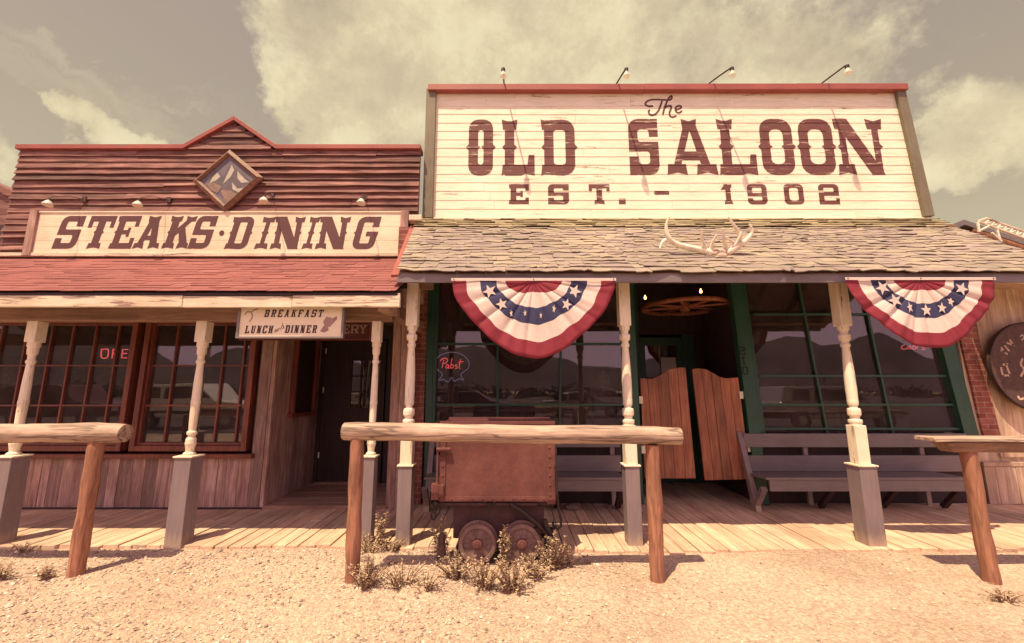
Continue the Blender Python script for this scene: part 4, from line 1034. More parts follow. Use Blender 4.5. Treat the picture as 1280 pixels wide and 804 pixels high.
# ------------------------------------------------ benches
def bench(x0,x1,label,leftleg=True):
    t=thing('bench',((x0+x1)/2,5.6,FZ),label,'bench','long grey lavender benches under the saloon windows')
    yb_=5.86; yf=5.36
    def zz(py,Y): return Z(py,Y)
    xb=x1*1.0+(.55 if x1>3 else .05)
    b=MB(); b.box(x0,xb,yb_-.02,yb_+.01,zz(559,yb_),zz(542,yb_)); b.build('back_board',M['grey_x'],t,bevel=.004)
    b=MB(); b.box(x0,xb,yb_-.035,yb_-.005,zz(589,yb_),zz(569,yb_)); b.build('back_board',M['grey_x'],t,bevel=.004)
    zs=zz(597,yf)
    b=MB(); b.hexa([(x0-.03,yf,zs-.03),(x1,yf,zs-.03),(x1,yb_-.04,zs-.05),(x0-.03,yb_-.04,zs-.05),(x0-.03,yf,zs),(x1,yf,zs),(x1,yb_-.04,zs-.02),(x0-.03,yb_-.04,zs-.02)]); b.build('seat',M['grey_x'],t,bevel=.004)
    b=MB(); b.box(x0+.02,x1-.02,yf+.02,yf+.05,zz(615,yf),zs-.032); b.build('front_board',M['grey_x'],t,bevel=.004)
    n=max(2,round((x1-x0)/.95))
    for i in range(n+1):
        x=x0+.05+(x1-x0-.1)*i/n
        if i>0:
            b=MB(); b.box(x-.03,x+.03,yb_+.012,yb_+.05,FZ,zz(542,yb_)); b.build('leg',M['grey'],t,bevel=.004)
            b=MB(); b.strut((x,yf+.10,zs-.16),(x,yb_-.16,FZ+.03),.05,.07,(1,0,0)); b.build('brace',M['dark_wood'],t)
            continue
        x=x0-.035
        b=MB(); b.hexa([(x-.035,yb_-.30,FZ),(x+.035,yb_-.30,FZ),(x+.035,yb_-.19,FZ),(x-.035,yb_-.19,FZ),(x-.035,yb_+.012,zz(540,yb_)),(x+.035,yb_+.012,zz(540,yb_)),(x+.035,yb_+.04,zz(540,yb_)),(x-.035,yb_+.04,zz(540,yb_))])
        b.build('leg',M['grey'],t,bevel=.004)
        b=MB(); b.strut((x,yf+.06,zs-.14),(x,yb_-.22,FZ+.03),.05,.07,(1,0,0)); b.build('brace',M['grey'],t)
    return t
bench(X(961,600,5.36),X(1213,600,5.36),'grey bench right of the swing doors, under the right saloon window')
bench(-1.05,X(784,600,5.36),'grey bench behind the rusty mine cart, left of the swing doors')

# ------------------------------------------------ buntings
def bunting(pxc,pyt,half,hgt,Y,label,seed,stars):
    r_=random.Random(seed)
    top=at(pxc,pyt,Y); hw=at(pxc+half,pyt,Y).x-top.x; hh=top.z-at(pxc,pyt+hgt,Y).z
    t=thing('bunting',(top.x,Y,top.z),label,'bunting','pleated buntings hung from the saloon fascia')
    bands_h=[.02,.35,.46,.66,.83,1.0]; bands_v=[.02,.155,.36,.575,.79,1.0]
    NA=110; sub=4; vs=[];fs=[];mi=[]
    ph=r_.uniform(0,6)
    def surf(a,f,bandpos=None):
        # a 0..pi ; f = radial position 0..5 in band units
        j=min(int(f),4); k=f-j; s=abs(math.sin(a))
        w=s**1.6
        bh=bands_h[j]+(bands_h[j+1]-bands_h[j])*k; bv=bands_v[j]+(bands_v[j+1]-bands_v[j])*k
        jag=(.016 if f<4.9 else .006)*math.sin(a*13+ph)*math.sin(a*5)*(f/5+.2)
        rr=bh*(1-w)+bv*w+jag
        sq=1.0
        rr*=1-.085*math.sin(2*a)**2*(f/5); x=math.cos(a)*rr*hw; z=-math.sin(a)*rr*hh*(1.02-.02*math.cos(2*a))
        u_=a+.13*mnoise.noise(Vector((a*3,seed,0))); pl=-.034*(abs(math.sin(u_*8.5+ph))**.55-.6)*min(1,rr*1.9)*(.4+.6*min(1,s*1.5))*(1.25-.55*rr)+.014*mnoise.noise(Vector((a*9,rr*1.2,seed)))*rr+.020*mnoise.noise(Vector((math.cos(a)*rr*2,math.sin(a)*rr*2,seed+5)))
        y=pl-.03*s*rr
        return Vector((x,y,z))
    rows=5*sub
    for i in range(rows+1):
        for k in range(NA+1):
            p=surf(math.pi*k/NA,5*i/rows*.99999); vs.append(top+p)
    W=NA+1
    bm_=MB(); 
    cols_=[0,1,2,1,0]
    for i in range(rows):
        for k in range(NA):
            fs.append((i*W+k,i*W+k+1,(i+1)*W+k+1,(i+1)*W+k)); mi.append(cols_[min(i//sub,4)])
    bm_.v=[tuple(v) for v in vs]; bm_.f=fs; bm_.m=mi
    o=bm_.build('cloth',[M['flag_red'],M['flag_white'],M['flag_blue']],t,smooth=True,recalc=False)
    sd=o.modifiers.new('thick','SOLIDIFY'); sd.thickness=.002; sd.offset=0
    # header tape
    b=MB(); b.box(top.x-hw-.01,top.x+hw+.01,Y-.016,Y-.012,top.z-.008,top.z+.02); b.build('header_tape',M['flag_white'],t)
    b=MB()
    for sx in (-1,-.0,1): b.tube([(top.x+sx*hw*.98,Y-.022,top.z+.008),(top.x+sx*hw*.98,Y+.03,top.z+.008)],.006,6)
    b.build('nail',M['iron'],t,split=True)
    for adeg,sz,f,sq in stars:
        a=R(adeg); c=surf(a,f); e=.02
        da=(surf(a+e,f)-surf(a-e,f)).normalized(); dr=(surf(a,f+.1)-surf(a,f-.1)).normalized(); n=Vector((dr.x*.0,-1,0))
        if n.y>0: n=-n
        U=Vector((1,0,0)); U=(U-n*U.dot(n)).normalized(); V=n.cross(U); 
        if V.z<0: V=-V
        rot=R((adeg-90)*-.35)
        c=Vector((c.x,min(surf(a+q*.03,f+w_).y for q in (-2,-1,0,1,2) for w_ in (-.3,0,.3))-.004,c.z))
        pts=[top+c+(U*math.sin(rot+q*math.pi/5)*sq+V*math.cos(rot+q*math.pi/5))*(sz*1.2 if q%2==0 else sz*.5) for q in range(10)]
        b=MB(); b.panel(pts,.0015); b.build('star',M['flag_white'],t)
    return t
bunting(667,350.5,101.5,94,4.115,'red white and blue bunting with the PABST neon behind its lower left',4,[(164,.062,2.55,1),(140,.055,2.6,.95),(122,.035,2.7,.4),(104,.03,2.4,.5),(80,.03,2.5,.4),(58,.04,2.45,.4),(40,.055,2.6,.8),(17,.06,2.45,1)])
bunting(1149,349.5,92.5,83,4.11,'red white and blue bunting at the right end of the saloon fascia',9,[(166,.062,2.5,1),(141,.062,2.6,1),(118,.05,2.5,.5),(90,.055,2.5,.85),(64,.05,2.5,.8),(44,.045,2.5,.7),(16,.06,2.5,1)])

# ------------------------------------------------ top lamps
def top_lamp(base,tip,label):
    B=at(*base,YS-.05); T_=at(tip[0],tip[1],YS-.52)
    t=thing('gooseneck_lamp',(B.x,YS-.05,B.z),label,'lamp','lamps on long arms along the top of the saloon front')
    neck=T_+Vector((0,.03,.06))
    b=MB(); b.tube([B+Vector((0,.1,-.02)),B+Vector((0,.05,.03)),B.lerp(neck,.5)+Vector((0,0,.01)),neck,T_+Vector((0,0,.03))],[.012,.012,.012,.012,.011],7); b.build('arm',M['iron'],t)
    b=MB(); b.lathe(T_+Vector((0,0,.05)),[(0,.012),(-.01,.028),(-.05,.030),(-.055,.02)],12); b.build('socket',M['dark_metal'],t,smooth=False)
    b=MB(); b.lathe(T_,[(0,.020),(-.03,.030),(-.06,.044),(-.085,.048),(-.10,.04),(-.105,.02)],14); b.build('shade',M['lamp_glass'],t,smooth=True)
top_lamp((630,105),(629,89),'white lamp on the arm above the word OLD')
top_lamp((771,105),(783,89),'white lamp on the short arm left of the script The')
top_lamp((888,104),(915,88),'white lamp on the slanted arm above the L of SALOON')
top_lamp((1031,103),(1059,85),'white lamp on the slanted arm nearest the right end of the false front')

# ------------------------------------------------ antlers
YA=4.55
zA=ze2+(zr2-ze2)*(YA-YE2)/(YS-YE2)
def apt(x,y,dy=0): return at(x,y,YA+dy)
an=thing('antlers',apt(900,325),'bleached elk antlers with skull plate lying on the olive shingles','antlers')
def beam(mb,pts,r0,r1,dy0=0,dy1=-.08):
    n=len(pts); Q=smooth_path([apt(a,c,dy0+(dy1-dy0)*i/(n-1)) for i,(a,c) in enumerate(pts)],5)
    m_=len(Q); mb.tube(Q,[(r0+(r1-r0)*(i/(m_-1))**1.3)*1.6 for i in range(m_)],8)
b=MB()
beam(b,[(892,318),(877,313),(854,308),(840,302),(834,293),(833,281),(836.5,271)],.027,.006,0,-.12)
beam(b,[(832,300),(828,303),(824.5,311)],.014,.005,-.08,-.1)
beam(b,[(884,315),(878,301),(877,286)],.018,.004,-.0,-.16)
beam(b,[(888,314),(891,303),(896,293)],.016,.004,-.0,-.14)
b.build('antler',M['bone'],an,smooth=True)
b=MB()
beam(b,[(908,317),(922,308),(933,300.5),(940,290.5),(937,280)],.027,.006,0,-.12)
beam(b,[(909,315),(905,300),(904,286)],.018,.004,0,-.16)
beam(b,[(910,315),(921,303),(927.5,289)],.018,.005,0,-.12)
beam(b,[(925,303),(924,293),(917,281),(910,271)],.018,.005,-.03,-.16)
beam(b,[(917,304),(912,300),(908,296)],.012,.004,-.02,-.08)
b.build('antler',M['bone'],an,smooth=True)
b=MB(); c=apt(900.5,321,-.02); 
b.tube([c+Vector((-.085,0,.02)),c+Vector((-.04,-.01,.045)),c+Vector((.03,-.01,.042)),c+Vector((.08,0,.02))],[.035,.05,.05,.035],10)
b.ball(c+Vector((-.005,-.045,-.01)),.055,10,(1.1,.8,.75)); b.ball(c+Vector((-.02,-.06,-.05)),.03,8,(1.2,1,1)); b.ball(c+Vector((.045,-.04,-.03)),.025,8)
b.build('skull',M['skull'],an,smooth=True)

# ------------------------------------------------ chandelier
YC=6.62
cc=at(856,384,YC)
ch=thing('wagon_wheel_chandelier',cc,'wagon wheel chandelier with flame bulbs hanging in the saloon entry','chandelier')
RR=.66
b=MB(); N_=36
b.tube([cc+Vector((RR*math.cos(i*2*math.pi/N_),RR*math.sin(i*2*math.pi/N_),0)) for i in range(N_+1)],.036,8,cap=False)
b.build('rim',M['door_wood'],ch)
for i in range(8):
    a=i*math.pi/4+.3; b=MB(); b.tube([cc+Vector((.08*math.cos(a),.08*math.sin(a),0)),cc+Vector((RR*math.cos(a),RR*math.sin(a),0))],[.022,.015],7); b.build('spoke',M['door_wood'],ch)
b=MB(); b.lathe(cc+Vector((0,0,-.08)),[(0,.04),(.02,.08),(.14,.08),(.16,.04)],12); b.build('hub',M['door_wood'],ch)
b=MB()
for a in (0.5,2.6,4.7): b.tube([cc+Vector((RR*math.cos(a),RR*math.sin(a),.03)),cc+Vector((0,0,.55))],.004,5)
b.tube([cc+Vector((0,0,.55)),cc+Vector((0,0,.75))],.006,5); b.build('chain',M['dark_metal'],ch)
for (bx_,by_) in ((806.5,372),(876,364),(895,374.5)):
    # bulb stands on the rim where its ray crosses
    d=ray(bx_,by_); best=min((abs((at(bx_,by_,YC-RR+2*RR*k/60)-cc).to_2d().length-RR)+0*k,k) for k in range(61))
    p=at(bx_,by_,YC-RR+2*RR*best[1]/60)
    b=MB(); b.lathe((p.x,p.y,cc.z+.03),[(0,.02),(max(.03,p.z-cc.z-.06),.014)],8); hb=b.build('candle',M['dark_metal'],ch)
    b=MB(); b.lathe((p.x,p.y,p.z-.035),[(0,.008),(.02,.019),(.04,.017),(.075,.002)],8); b.build('bulb',M['bulb'],hb,smooth=True)

# ------------------------------------------------ neon signs
YNN=YW+.10
nb=thing('pabst_neon_sign',at(566,458,YNN),'ribbon shaped blue neon sign with red script Pabst in the saloon window','sign')
def z6(x,y): return (530+x/6.7,420+y/6.7)
b=MB(); ntube(b,[z6(*p) for p in ((150,310),(110,280),(96,230),(120,175),(190,142),(260,138),(330,165),(375,215),(370,270),(320,310),(310,330),(332,370),(295,360),(255,380),(232,345),(205,385),(165,365),(125,370),(150,335),(150,310))],YNN,.006,sm=4); b.build('ribbon_tube',M['neon_blue'],nb)
b=MB()
for st in ([(150,268),(158,235),(168,198)],[(136,214),(148,196),(172,186),(196,196),(194,216),(176,230),(158,234)],[(208,246),(194,240),(183,254),(188,270),(200,264),(208,246)],[(208,246),(206,272),(214,268)],[(236,186),(228,225),(222,270)],[(224,250),(236,240),(248,250),(243,266),(224,270)],[(280,244),(266,242),(264,252),(278,260),(274,272),(260,270)],[(306,196),(298,240),(294,268),(306,270)],[(286,222),(330,214)]):
    ntube(b,[z6(*p) for p in st],YNN,.0052,sm=3)
b.build('script_tube',M['neon_red'],nb)
b=MB(); 
a=at(545,436,YNN); c=at(588,476,YNN)
b.tube([(a.x+.1,YNN+.02,a.z),(a.x+.1,YNN+.02,a.z+.6)],.003,4); b.tube([(c.x-.1,YNN+.02,a.z),(c.x-.1,YNN+.02,a.z+.6)],.003,4); b.build('support_wire',M['dark_metal'],nb)
# wooden frame piece beside it
cn=thing('red_script_neon_sign',at(1146,434,YNN),'dim red script neon peeking out beneath the right bunting','sign')
b=MB(); ntube(b,[(1131,431),(1127,433),(1128,436.5),(1133,436)],YNN,.007); ntube(b,[(1136,433),(1134,435.5),(1138,436),(1138,432.5),(1136,433)],YNN,.007); ntube(b,[(1142,432),(1140,436),(1144,436.3),(1144,432.5),(1142,432)],YNN,.007); ntube(b,[(1146,436),(1148,432),(1151,432)],YNN,.007); ntube(b,[(1156,432),(1153,434),(1156,436.5),(1152,437)],YNN,.007)
b.build('script_tube',M['neon_dim'],cn)
# ------------------------------------------------ interior furniture (seen dimly through the panes)
def table(x,y,z,w,d,label,cat='table',grp='tables inside the saloon'):
    t=thing('bar_table',(x,y,FZ),label,cat,grp)
    b=MB(); b.box(x-w/2,x+w/2,y-d/2,y+d/2,z-.04,z); b.build('tabletop',M['table'],t,bevel=.01)
    for sx in (-1,1):
        for sy in (-1,1):
            b=MB(); b.box(x+sx*(w/2-.06)-.03,x+sx*(w/2-.06)+.03,y+sy*(d/2-.06)-.03,y+sy*(d/2-.06)+.03,FZ,z-.04); b.build('leg',M['dark_wood'],t)
table(-.15,6.9,1.30,1.5,.6,'long high table inside the left saloon window, below the neon')
table(1.05,7.7,1.38,1.1,.6,'shorter high table deeper inside the left saloon window')
table(5.4,6.9,1.28,1.6,.6,'high table inside the right saloon window')
def chair(x,y,label):
    t=thing('bar_chair',(x,y,FZ),label,'chair','chairs inside the saloon')
    b=MB(); b.box(x-.2,x+.2,y-.2,y+.2,.78,.82); b.build('seat',M['table'],t)
    for sx in (-.17,.17):
        b=MB(); b.box(x+sx-.018,x+sx+.018,y+.16,y+.2,FZ,1.4); b.build('leg',M['table'],t)
        b=MB(); b.box(x+sx-.018,x+sx+.018,y-.2,y-.16,FZ,.78); b.build('leg',M['table'],t)
    b=MB()
    for k in range(5): b.box(x-.13+k*.06,x-.11+k*.06,y+.165,y+.19,.82,1.3)
    b.box(x-.19,x+.19,y+.16,y+.2,1.3,1.4); b.build('backrest',M['table'],t)
chair(.35,7.3,'spindle backed chair behind the long high table'); chair(5.9,7.3,'spindle backed chair inside the right saloon window')

# person standing inside by the window
def person(x,y,z,h,label):
    t=thing('person',(x,y,z),label,'person')
    me=bpy.data.meshes.new('body'); s=h/1.75
    J={'pel':(0,0,.95),'bel':(0,0,1.12),'che':(0,-.01,1.33),'nk':(0,.0,1.50),'nk2':(0,-.01,1.55),
       'sl':(-.19,0,1.43),'el':(-.27,.02,1.15),'wl':(-.20,-.18,1.02),'hl':(-.16,-.26,1.04),
       'sr':(.19,0,1.43),'er':(.27,.02,1.15),'wr':(.20,-.18,1.04),'hr':(.16,-.26,1.06),
       'pl':(-.10,0,.90),'kl':(-.11,-.02,.50),'al':(-.12,.02,.09),'fl':(-.13,-.14,.04),
       'pr':(.10,0,.90),'kr':(.11,-.02,.50),'ar':(.12,.02,.09),'fr':(.13,-.14,.04),'hd':(0,-.02,1.62),'ht':(0,-.01,1.72)}
    rad={'pel':.15,'bel':.14,'che':.16,'nk':.065,'nk2':.055,'sl':.07,'sr':.07,'el':.045,'er':.045,'wl':.032,'wr':.032,'hl':.03,'hr':.03,'pl':.095,'pr':.095,'kl':.062,'kr':.062,'al':.042,'ar':.042,'fl':.035,'fr':.035,'hd':.092,'ht':.075}
    K=list(J); E=[('pel','bel'),('bel','che'),('che','nk'),('nk','nk2'),('nk2','hd'),('hd','ht'),('che','sl'),('sl','el'),('el','wl'),('wl','hl'),('che','sr'),('sr','er'),('er','wr'),('wr','hr'),('pel','pl'),('pl','kl'),('kl','al'),('al','fl'),('pel','pr'),('pr','kr'),('kr','ar'),('ar','fr')]
    me.from_pydata([tuple(c_*s for c_ in J[k]) for k in K],[(K.index(a),K.index(c_)) for a,c_ in E],[])
    o=bpy.data.objects.new('body',me); COL.objects.link(o); o.parent=t
    md=o.modifiers.new('skin','SKIN'); 
    for i,k in enumerate(K): me.skin_vertices[0].data[i].radius=(rad[k]*s*(1.15 if k in('che','bel','pel') else 1),rad[k]*s*(.75 if k in('che','bel','pel') else 1)); 
    me.skin_vertices[0].data[0].use_root=True
    ss=o.modifiers.new('sub','SUBSURF'); ss.levels=2; ss.render_levels=2
    me.materials.append(M['shirt'])
    c=Vector((x,y,z))
    hd=MB(); hd.ball(c+Vector((0,-.03,1.63))*s,.098*s,14,(.85,.98,1.2)); hd.ball(c+Vector((0,-.125,1.61))*s,.016*s,6,(1,1,1.4))
    for sx in (-1,1): hd.ball(c+Vector((sx*.085,-.02,1.63))*s,.02*s,6,(.4,1,1.3))
    hd.build('head',M['skin'],t,smooth=True)
    hr_=MB(); hr_.ball(c+Vector((0,.0,1.67))*s,.104*s,14,(.9,.98,1.02)); hr_.build('hair',M['hair'],t,smooth=True)
    ey=MB()
    for sx in (-1,1): ey.ball(c+Vector((sx*.032,-.118,1.64))*s,.010*s,6)
    ey.build('eyes',M['ink'],t,split=True)
person(X(755,480,6.75),6.75,FZ,1.80,'grey haired person in pale shirt standing inside the left saloon window')

# ------------------------------------------------ barn wall and round sign on the right
barn=thing('barn_wall',(7.8,5.95,0),'pale weathered barn wood wall at the right edge, behind the round sign','wall')
b=MB(); vboards(b,6.70,9.6,Z(572,5.93)+.0,3.05,5.95,wmin=.16,wmax=.27,rr=rs2); b.build('upright_boards',M['barn_pale'],barn,bevel=.004)
b=MB(); vboards(b,6.42,9.6,FZ,Z(584,5.9),5.93,wmin=.12,wmax=.2,rr=rs2); b.build('lower_boards',M['barn_pale'],barn,bevel=.004)
b=MB(); b.box(6.42,9.6,5.90,5.95,Z(583.5,5.9),Z(578,5.9)); b.box(6.42,9.6,5.952,6.1,FZ,3.1); b.build('rail_board',M['barn_pale'],barn,bevel=.004)
b=MB(); b.hexa([(6.42,5.3,2.98),(9.6,5.3,2.86),(9.6,5.96,3.02),(6.42,5.96,3.06),(6.42,5.3,3.06),(9.6,5.3,2.94),(9.6,5.96,3.1),(6.42,5.96,3.14)]); b.build('eave_board',M['barn_pale'],barn,bevel=.004)
YR=5.80
rc_=at(1293,458,YR); rad_=(at(1293,458,YR).x-at(1237,458,YR).x)
rsn=thing('round_sign',rc_,'large dark round metal sign with cut letters on the barn wood wall','sign')
b=MB(); b.tube([rc_,rc_+Vector((0,.03,0))],rad_,64); b.build('disc',M['iron'],rsn)
b=MB(); b.tube([rc_+Vector((rad_*.985*math.cos(i*math.pi/32),-.004,rad_*.985*math.sin(i*math.pi/32))) for i in range(65)],.010,6,cap=False); b.build('rim',M['dark_metal'],rsn)
b=MB(); Yq=lambda z: YR-.002
for st in ([(1250.5,437.5),(1258.5,442.5)],[(1251,434),(1255,440)],[(1255.5,432),(1261,438.5)],[(1258,428.5),(1266.5,431.5)],[(1261.5,424.5),(1267,432)],[(1251,459),(1253,468)],[(1257,455),(1262.5,469)],[(1253,456),(1259,455)],[(1255,469.5),(1263,469)],[(1275,421),(1278,419),(1280,422),(1277,425)],[(1272,495),(1275,499),(1279,498)],[(1278,448),(1276,456),(1280,462),(1276,470)]):
    pathops(b,st,YR,Yq,.028 if st[0]!=(1275,421) else .018,.003,3)
b.build('cut_letters',M['barn_pale'],rsn,recalc=False)

# neighbour roof right, truss
nr=thing('log_cabin',at(1230,300,7.4),'log gabled roof end of a building beyond the saloon porch','building')
Yn=7.6; 
b=MB(); b.panel([at(1178,288,Yn),at(1206,276,Yn),at(1330,318,Yn),at(1330,420,Yn),at(1178,420,Yn)],2.5); b.build('gable_wall',M['door_wood'],nr)
b=MB()
for pa,pb in (((1176,287),(1205,274.5)),((1205,274.5),(1335,318))):
    a=at(*pa,Yn-.25); c=at(*pb,Yn-.25); a2=a+Vector((0,2.8,0)); c2=c+Vector((0,2.8,0)); u_=Vector((0,0,.10))
    b.hexa([a-u_,c-u_,c2-u_,a2-u_,a,c,c2,a2])
b.build('roof',M['grey_x'],nr)
b=MB()
a=at(1208,290,Yn-.12); c=at(1330,333,Yn-.12); b.tube([a,c],.13,10); 
b.build('log_purlin',M['post_log'],nr,smooth=True)
lt_=thing('lattice_mast',at(1245,285,7.2),'pale lattice mast lying along the log cabin roof','mast')
b=MB(); Yt=7.15
A0,A1=at(1222,277,Yt),at(1335,318,Yt); B0,B1=at(1233,273,Yt),at(1335,309,Yt)
b.tube([A0,A1],.022,6); b.tube([B0,B1],.022,6); b.tube([A0,B0],.02,6)
b.build('chords',M['fascia_white'],lt_)
b=MB(); n=14
for i in range(n):
    p=A0.lerp(A1,i/n); q=B0.lerp(B1,(i+.5)/n); r2=A0.lerp(A1,(i+1)/n); b.tube([p,q],.014,5); b.tube([q,r2],.014,5)
for pa,pb in (((1222,277),(1224,290)),((1224,289),(1236,283)),((1240,291),(1252,302)),((1246,287),(1250,300))): b.tube([at(*pa,Yt-.03),at(*pb,Yt-.03)],.02,5)
b.build('lattice',M['bone'],lt_)

# neighbour shed on the far left
shd=thing('dark_shed',at(-60,300,7.0),'dark plank building with sloping eave at the left edge','building')
b=MB(); b.panel([at(-190,160,7.0),at(22,246,7.0),at(8,330,7.0),at(8,480,7.0),at(-190,480,7.0)],2.0); b.build('wall',M['siding_dark'],shd)
b=MB(); a=at(-190,152,6.95); c=at(21,241,6.95); u_=Vector((0,0,.12)); D=Vector((0,2.2,0)); b.hexa([a-u_,c-u_,c-u_+D,a-u_+D,a,c,c+D,a+D]); b.build('eave_board',M['siding_dark'],shd)

# ------------------------------------------------ hitching rails
def logtube(mb,p0,p1,r,n=16,seg=26,seed=0,wob=.12):
    p0=Vector(p0);p1=Vector(p1); pts=[];rr=[]
    for i in range(seg+1):
        t=i/seg; p=p0.lerp(p1,t); p+=Vector((0,mnoise.noise(Vector((t*3,seed,0))),mnoise.noise(Vector((t*3,seed,5)))))*.012
        e=min(t,1-t)*seg; k=.93 if e<.5 else 1
        pts.append(p); rr.append(r*k*(1+wob*mnoise.noise(Vector((t*4,seed,9)))))
    b0=len(mb.v); mb.tube(pts,rr,n)
    c=p0
    for i in range(b0,len(mb.v)):
        v=Vector(mb.v[i]); q=mnoise.noise(v*7+Vector((seed,0,0)))*.006+mnoise.noise(v*22)*.002
        k=(i-b0)//n
        if k<=seg:
            d=(v-pts[k]); 
            if d.length>1e-6: mb.v[i]=tuple(v+d.normalized()*q)
YHR=3.76
def hitch(name_label,rail,posts,grp='log hitching rails in front of the boardwalk',plank=False,seed=0):
    cx=sum(p[0][0] for p in posts)/len(posts); Yh=posts[0][2]
    t=thing('hitching_rail',(at(cx,720,Yh).x,Yh,0),name_label,'hitching rail',grp)
    (a,r0),(c,r1)=rail
    if not plank:
        b=MB(); logtube(b,at(*a,Yh),at(*c,Yh),r0,seed=seed); b.build('rail',M['log'],t,smooth=True)
    else:
        A=at(*a,Yh); C_=at(*c,Yh); b=MB(); b.hexa([A+Vector((.06,-.06,-.115)),C_+Vector((0,-.06,-.115)),C_+Vector((0,.07,-.115)),A+Vector((.06,.07,-.115)),A+Vector((0,-.075,-.025)),C_+Vector((0,-.075,-.025)),C_+Vector((0,.08,-.025)),A+Vector((0,.08,-.025))]); b.build('rail',M['frame_wood'],t,bevel=.012)
        b=MB(); b.hexa([A+Vector((-.12,-.10,-.022)),C_+Vector((0,-.10,-.022)),C_+Vector((0,.10,-.022)),A+Vector((-.12,.10,-.022)),A+Vector((-.12,-.09,.012)),C_+Vector((0,-.09,.016)),C_+Vector((0,.10,.016)),A+Vector((-.12,.09,.012))]); b.build('top_plank',M['log'],t,bevel=.006)
    for i,(pb,pt_,Yq_,r_) in enumerate(posts):
        B_=at(*pb,Yq_); B_.z=-.12; T_=at(*pt_,Yq_)
        b=MB(); logtube(b,B_,T_,r_,seg=18,seed=seed+3+i,wob=.2); b.build('post',M['post_log'],t,smooth=True)
    return t
hitch('bleached log hitching rail in front of the mine cart, on two log posts',(((430,539),.078),((850,545.5),.074)),[((440,729),(447,548),3.76,.060),((822,734),(815.5,556),3.76,.061)],seed=2)
hitch('bleached log hitching rail entering from the left edge of the photo',(((-150,541),.085),((157,541.5),.085)),[((94,721),(122,549),3.9,.060),((-190,721),(-160,549),3.9,.060)],seed=8)
hitch('split plank hitching rail on a reddish post at the right edge of the photo',(((1172,547.5),.05),((1420,549),.05)),[((1240,731),(1209,562),3.78,.057),((1460,731),(1420,562),3.78,.066)],plank=True,seed=14)

# ------------------------------------------------ mine cart
YCt=4.08
cart=thing('mine_cart',at(622,700,YCt),'rusty red brown steel mine cart on narrow rails behind the hitching rail','mine cart')
x0,x1=X(550,580,YCt),X(693,580,YCt); zb_,zt_=Z(627,YCt),Z(529,YCt)+.0; dpt_=.55
b=MB(); w=.012
b.box(x0,x1,YCt,YCt+w,zb_,zt_); b.box(x0,x1,YCt+dpt_-w,YCt+dpt_,zb_,zt_); b.box(x0,x0+w,YCt+w,YCt+dpt_-w,zb_,zt_); b.box(x1-w,x1,YCt+w,YCt+dpt_-w,zb_,zt_); b.box(x0+w,x1-w,YCt+w,YCt+dpt_-w,zb_,zb_+w)
tub=b.build('tub',M['rust'],cart,bevel=.004)
b=MB(); b.box(x0,x0+.055,YCt-.009,YCt-.0005,zb_,zt_); b.box(x1-.075,x1+.006,YCt-.009,YCt-.0005,zb_-.02,zt_); b.box(x0+.055,x1-.075,YCt-.007,YCt-.0005,zb_,zb_+.045)
b.box(x0-.01,x1+.01,YCt-.014,YCt+.0,zt_-.012,zt_+.02); b.box(x0-.01,x1+.01,YCt+dpt_,YCt+dpt_+.014,zt_-.012,zt_+.02)
b.build('edge_strap',M['rust'],tub,split=True,bevel=.002)
b=MB()
for i in range(8): b.ball((x0+.028,YCt-.009,zb_+.06+i*.085),.013,8,(1,.6,1)); b.ball((x1-.045,YCt-.009,zb_+.06+i*.085),.013,8,(1,.6,1))
for i in range(10): b.ball((x0+.12+i*.095,YCt-.007,zb_+.022),.011,8,(1,.6,1))
b.build('rivets',M['rust'],tub)
b=MB(); b.box(x0-.06,x0+.045,YCt-.03,YCt-.01,zb_+.045,zb_+.15); b.box(x0-.07,x0-.0,YCt-.035,YCt+.03,zb_+.02,zb_+.16); b.tube([(x0-.03,YCt-.03,zb_+.47),(x0+.10,YCt-.03,zb_+.47)],.02,8); b.tube([(x0-.02,YCt-.02,zb_+.17),(x0-.02,YCt-.02,zt_-.02)],.012,6)
b.tube([(x0-.02,YCt-.02,zt_-.02),(x0-.05,YCt-.02,zt_-.0)],.014,6)
b.build('latch',M['rust'],cart,bevel=.004)
def hookpts(cx,cz,r,y): return [(cx,y,cz+r*2.2),(cx,y,cz+r*.9)]+[(cx+r*math.sin(a)*1.0,y,cz+r*math.cos(a)) for a in (0,.8,1.6,2.4,3.2,4.0,4.6)]
b=MB(); 
for k,(dx,dzz) in enumerate(((0,0),(.02,-.045),(-.015,-.09))): b.tube([(x0-.03+dx+.022*math.cos(a),YCt-.02+(.01 if k%2 else -.01)*math.sin(a),zb_-.03+dzz+.034*math.sin(a)) for a in [i*math.pi/6 for i in range(13)]],.009,6,cap=False)
b.build('chain',M['dark_metal'],cart)
b=MB(); b.tube([(x1+.01,YCt-.02,zb_+.32),(x1+.015,YCt-.02,zb_+.1),(x1+.03,YCt-.02,zb_-.06),(x1+.05,YCt-.02,zb_-.15),(x1+.05,YCt-.02,zb_-.21),(x1+.02,YCt-.02,zb_-.235),(x1-.02,YCt-.02,zb_-.20),(x1-.025,YCt-.02,zb_-.17)],.012,8); b.build('hook',M['dark_metal'],cart,smooth=True)
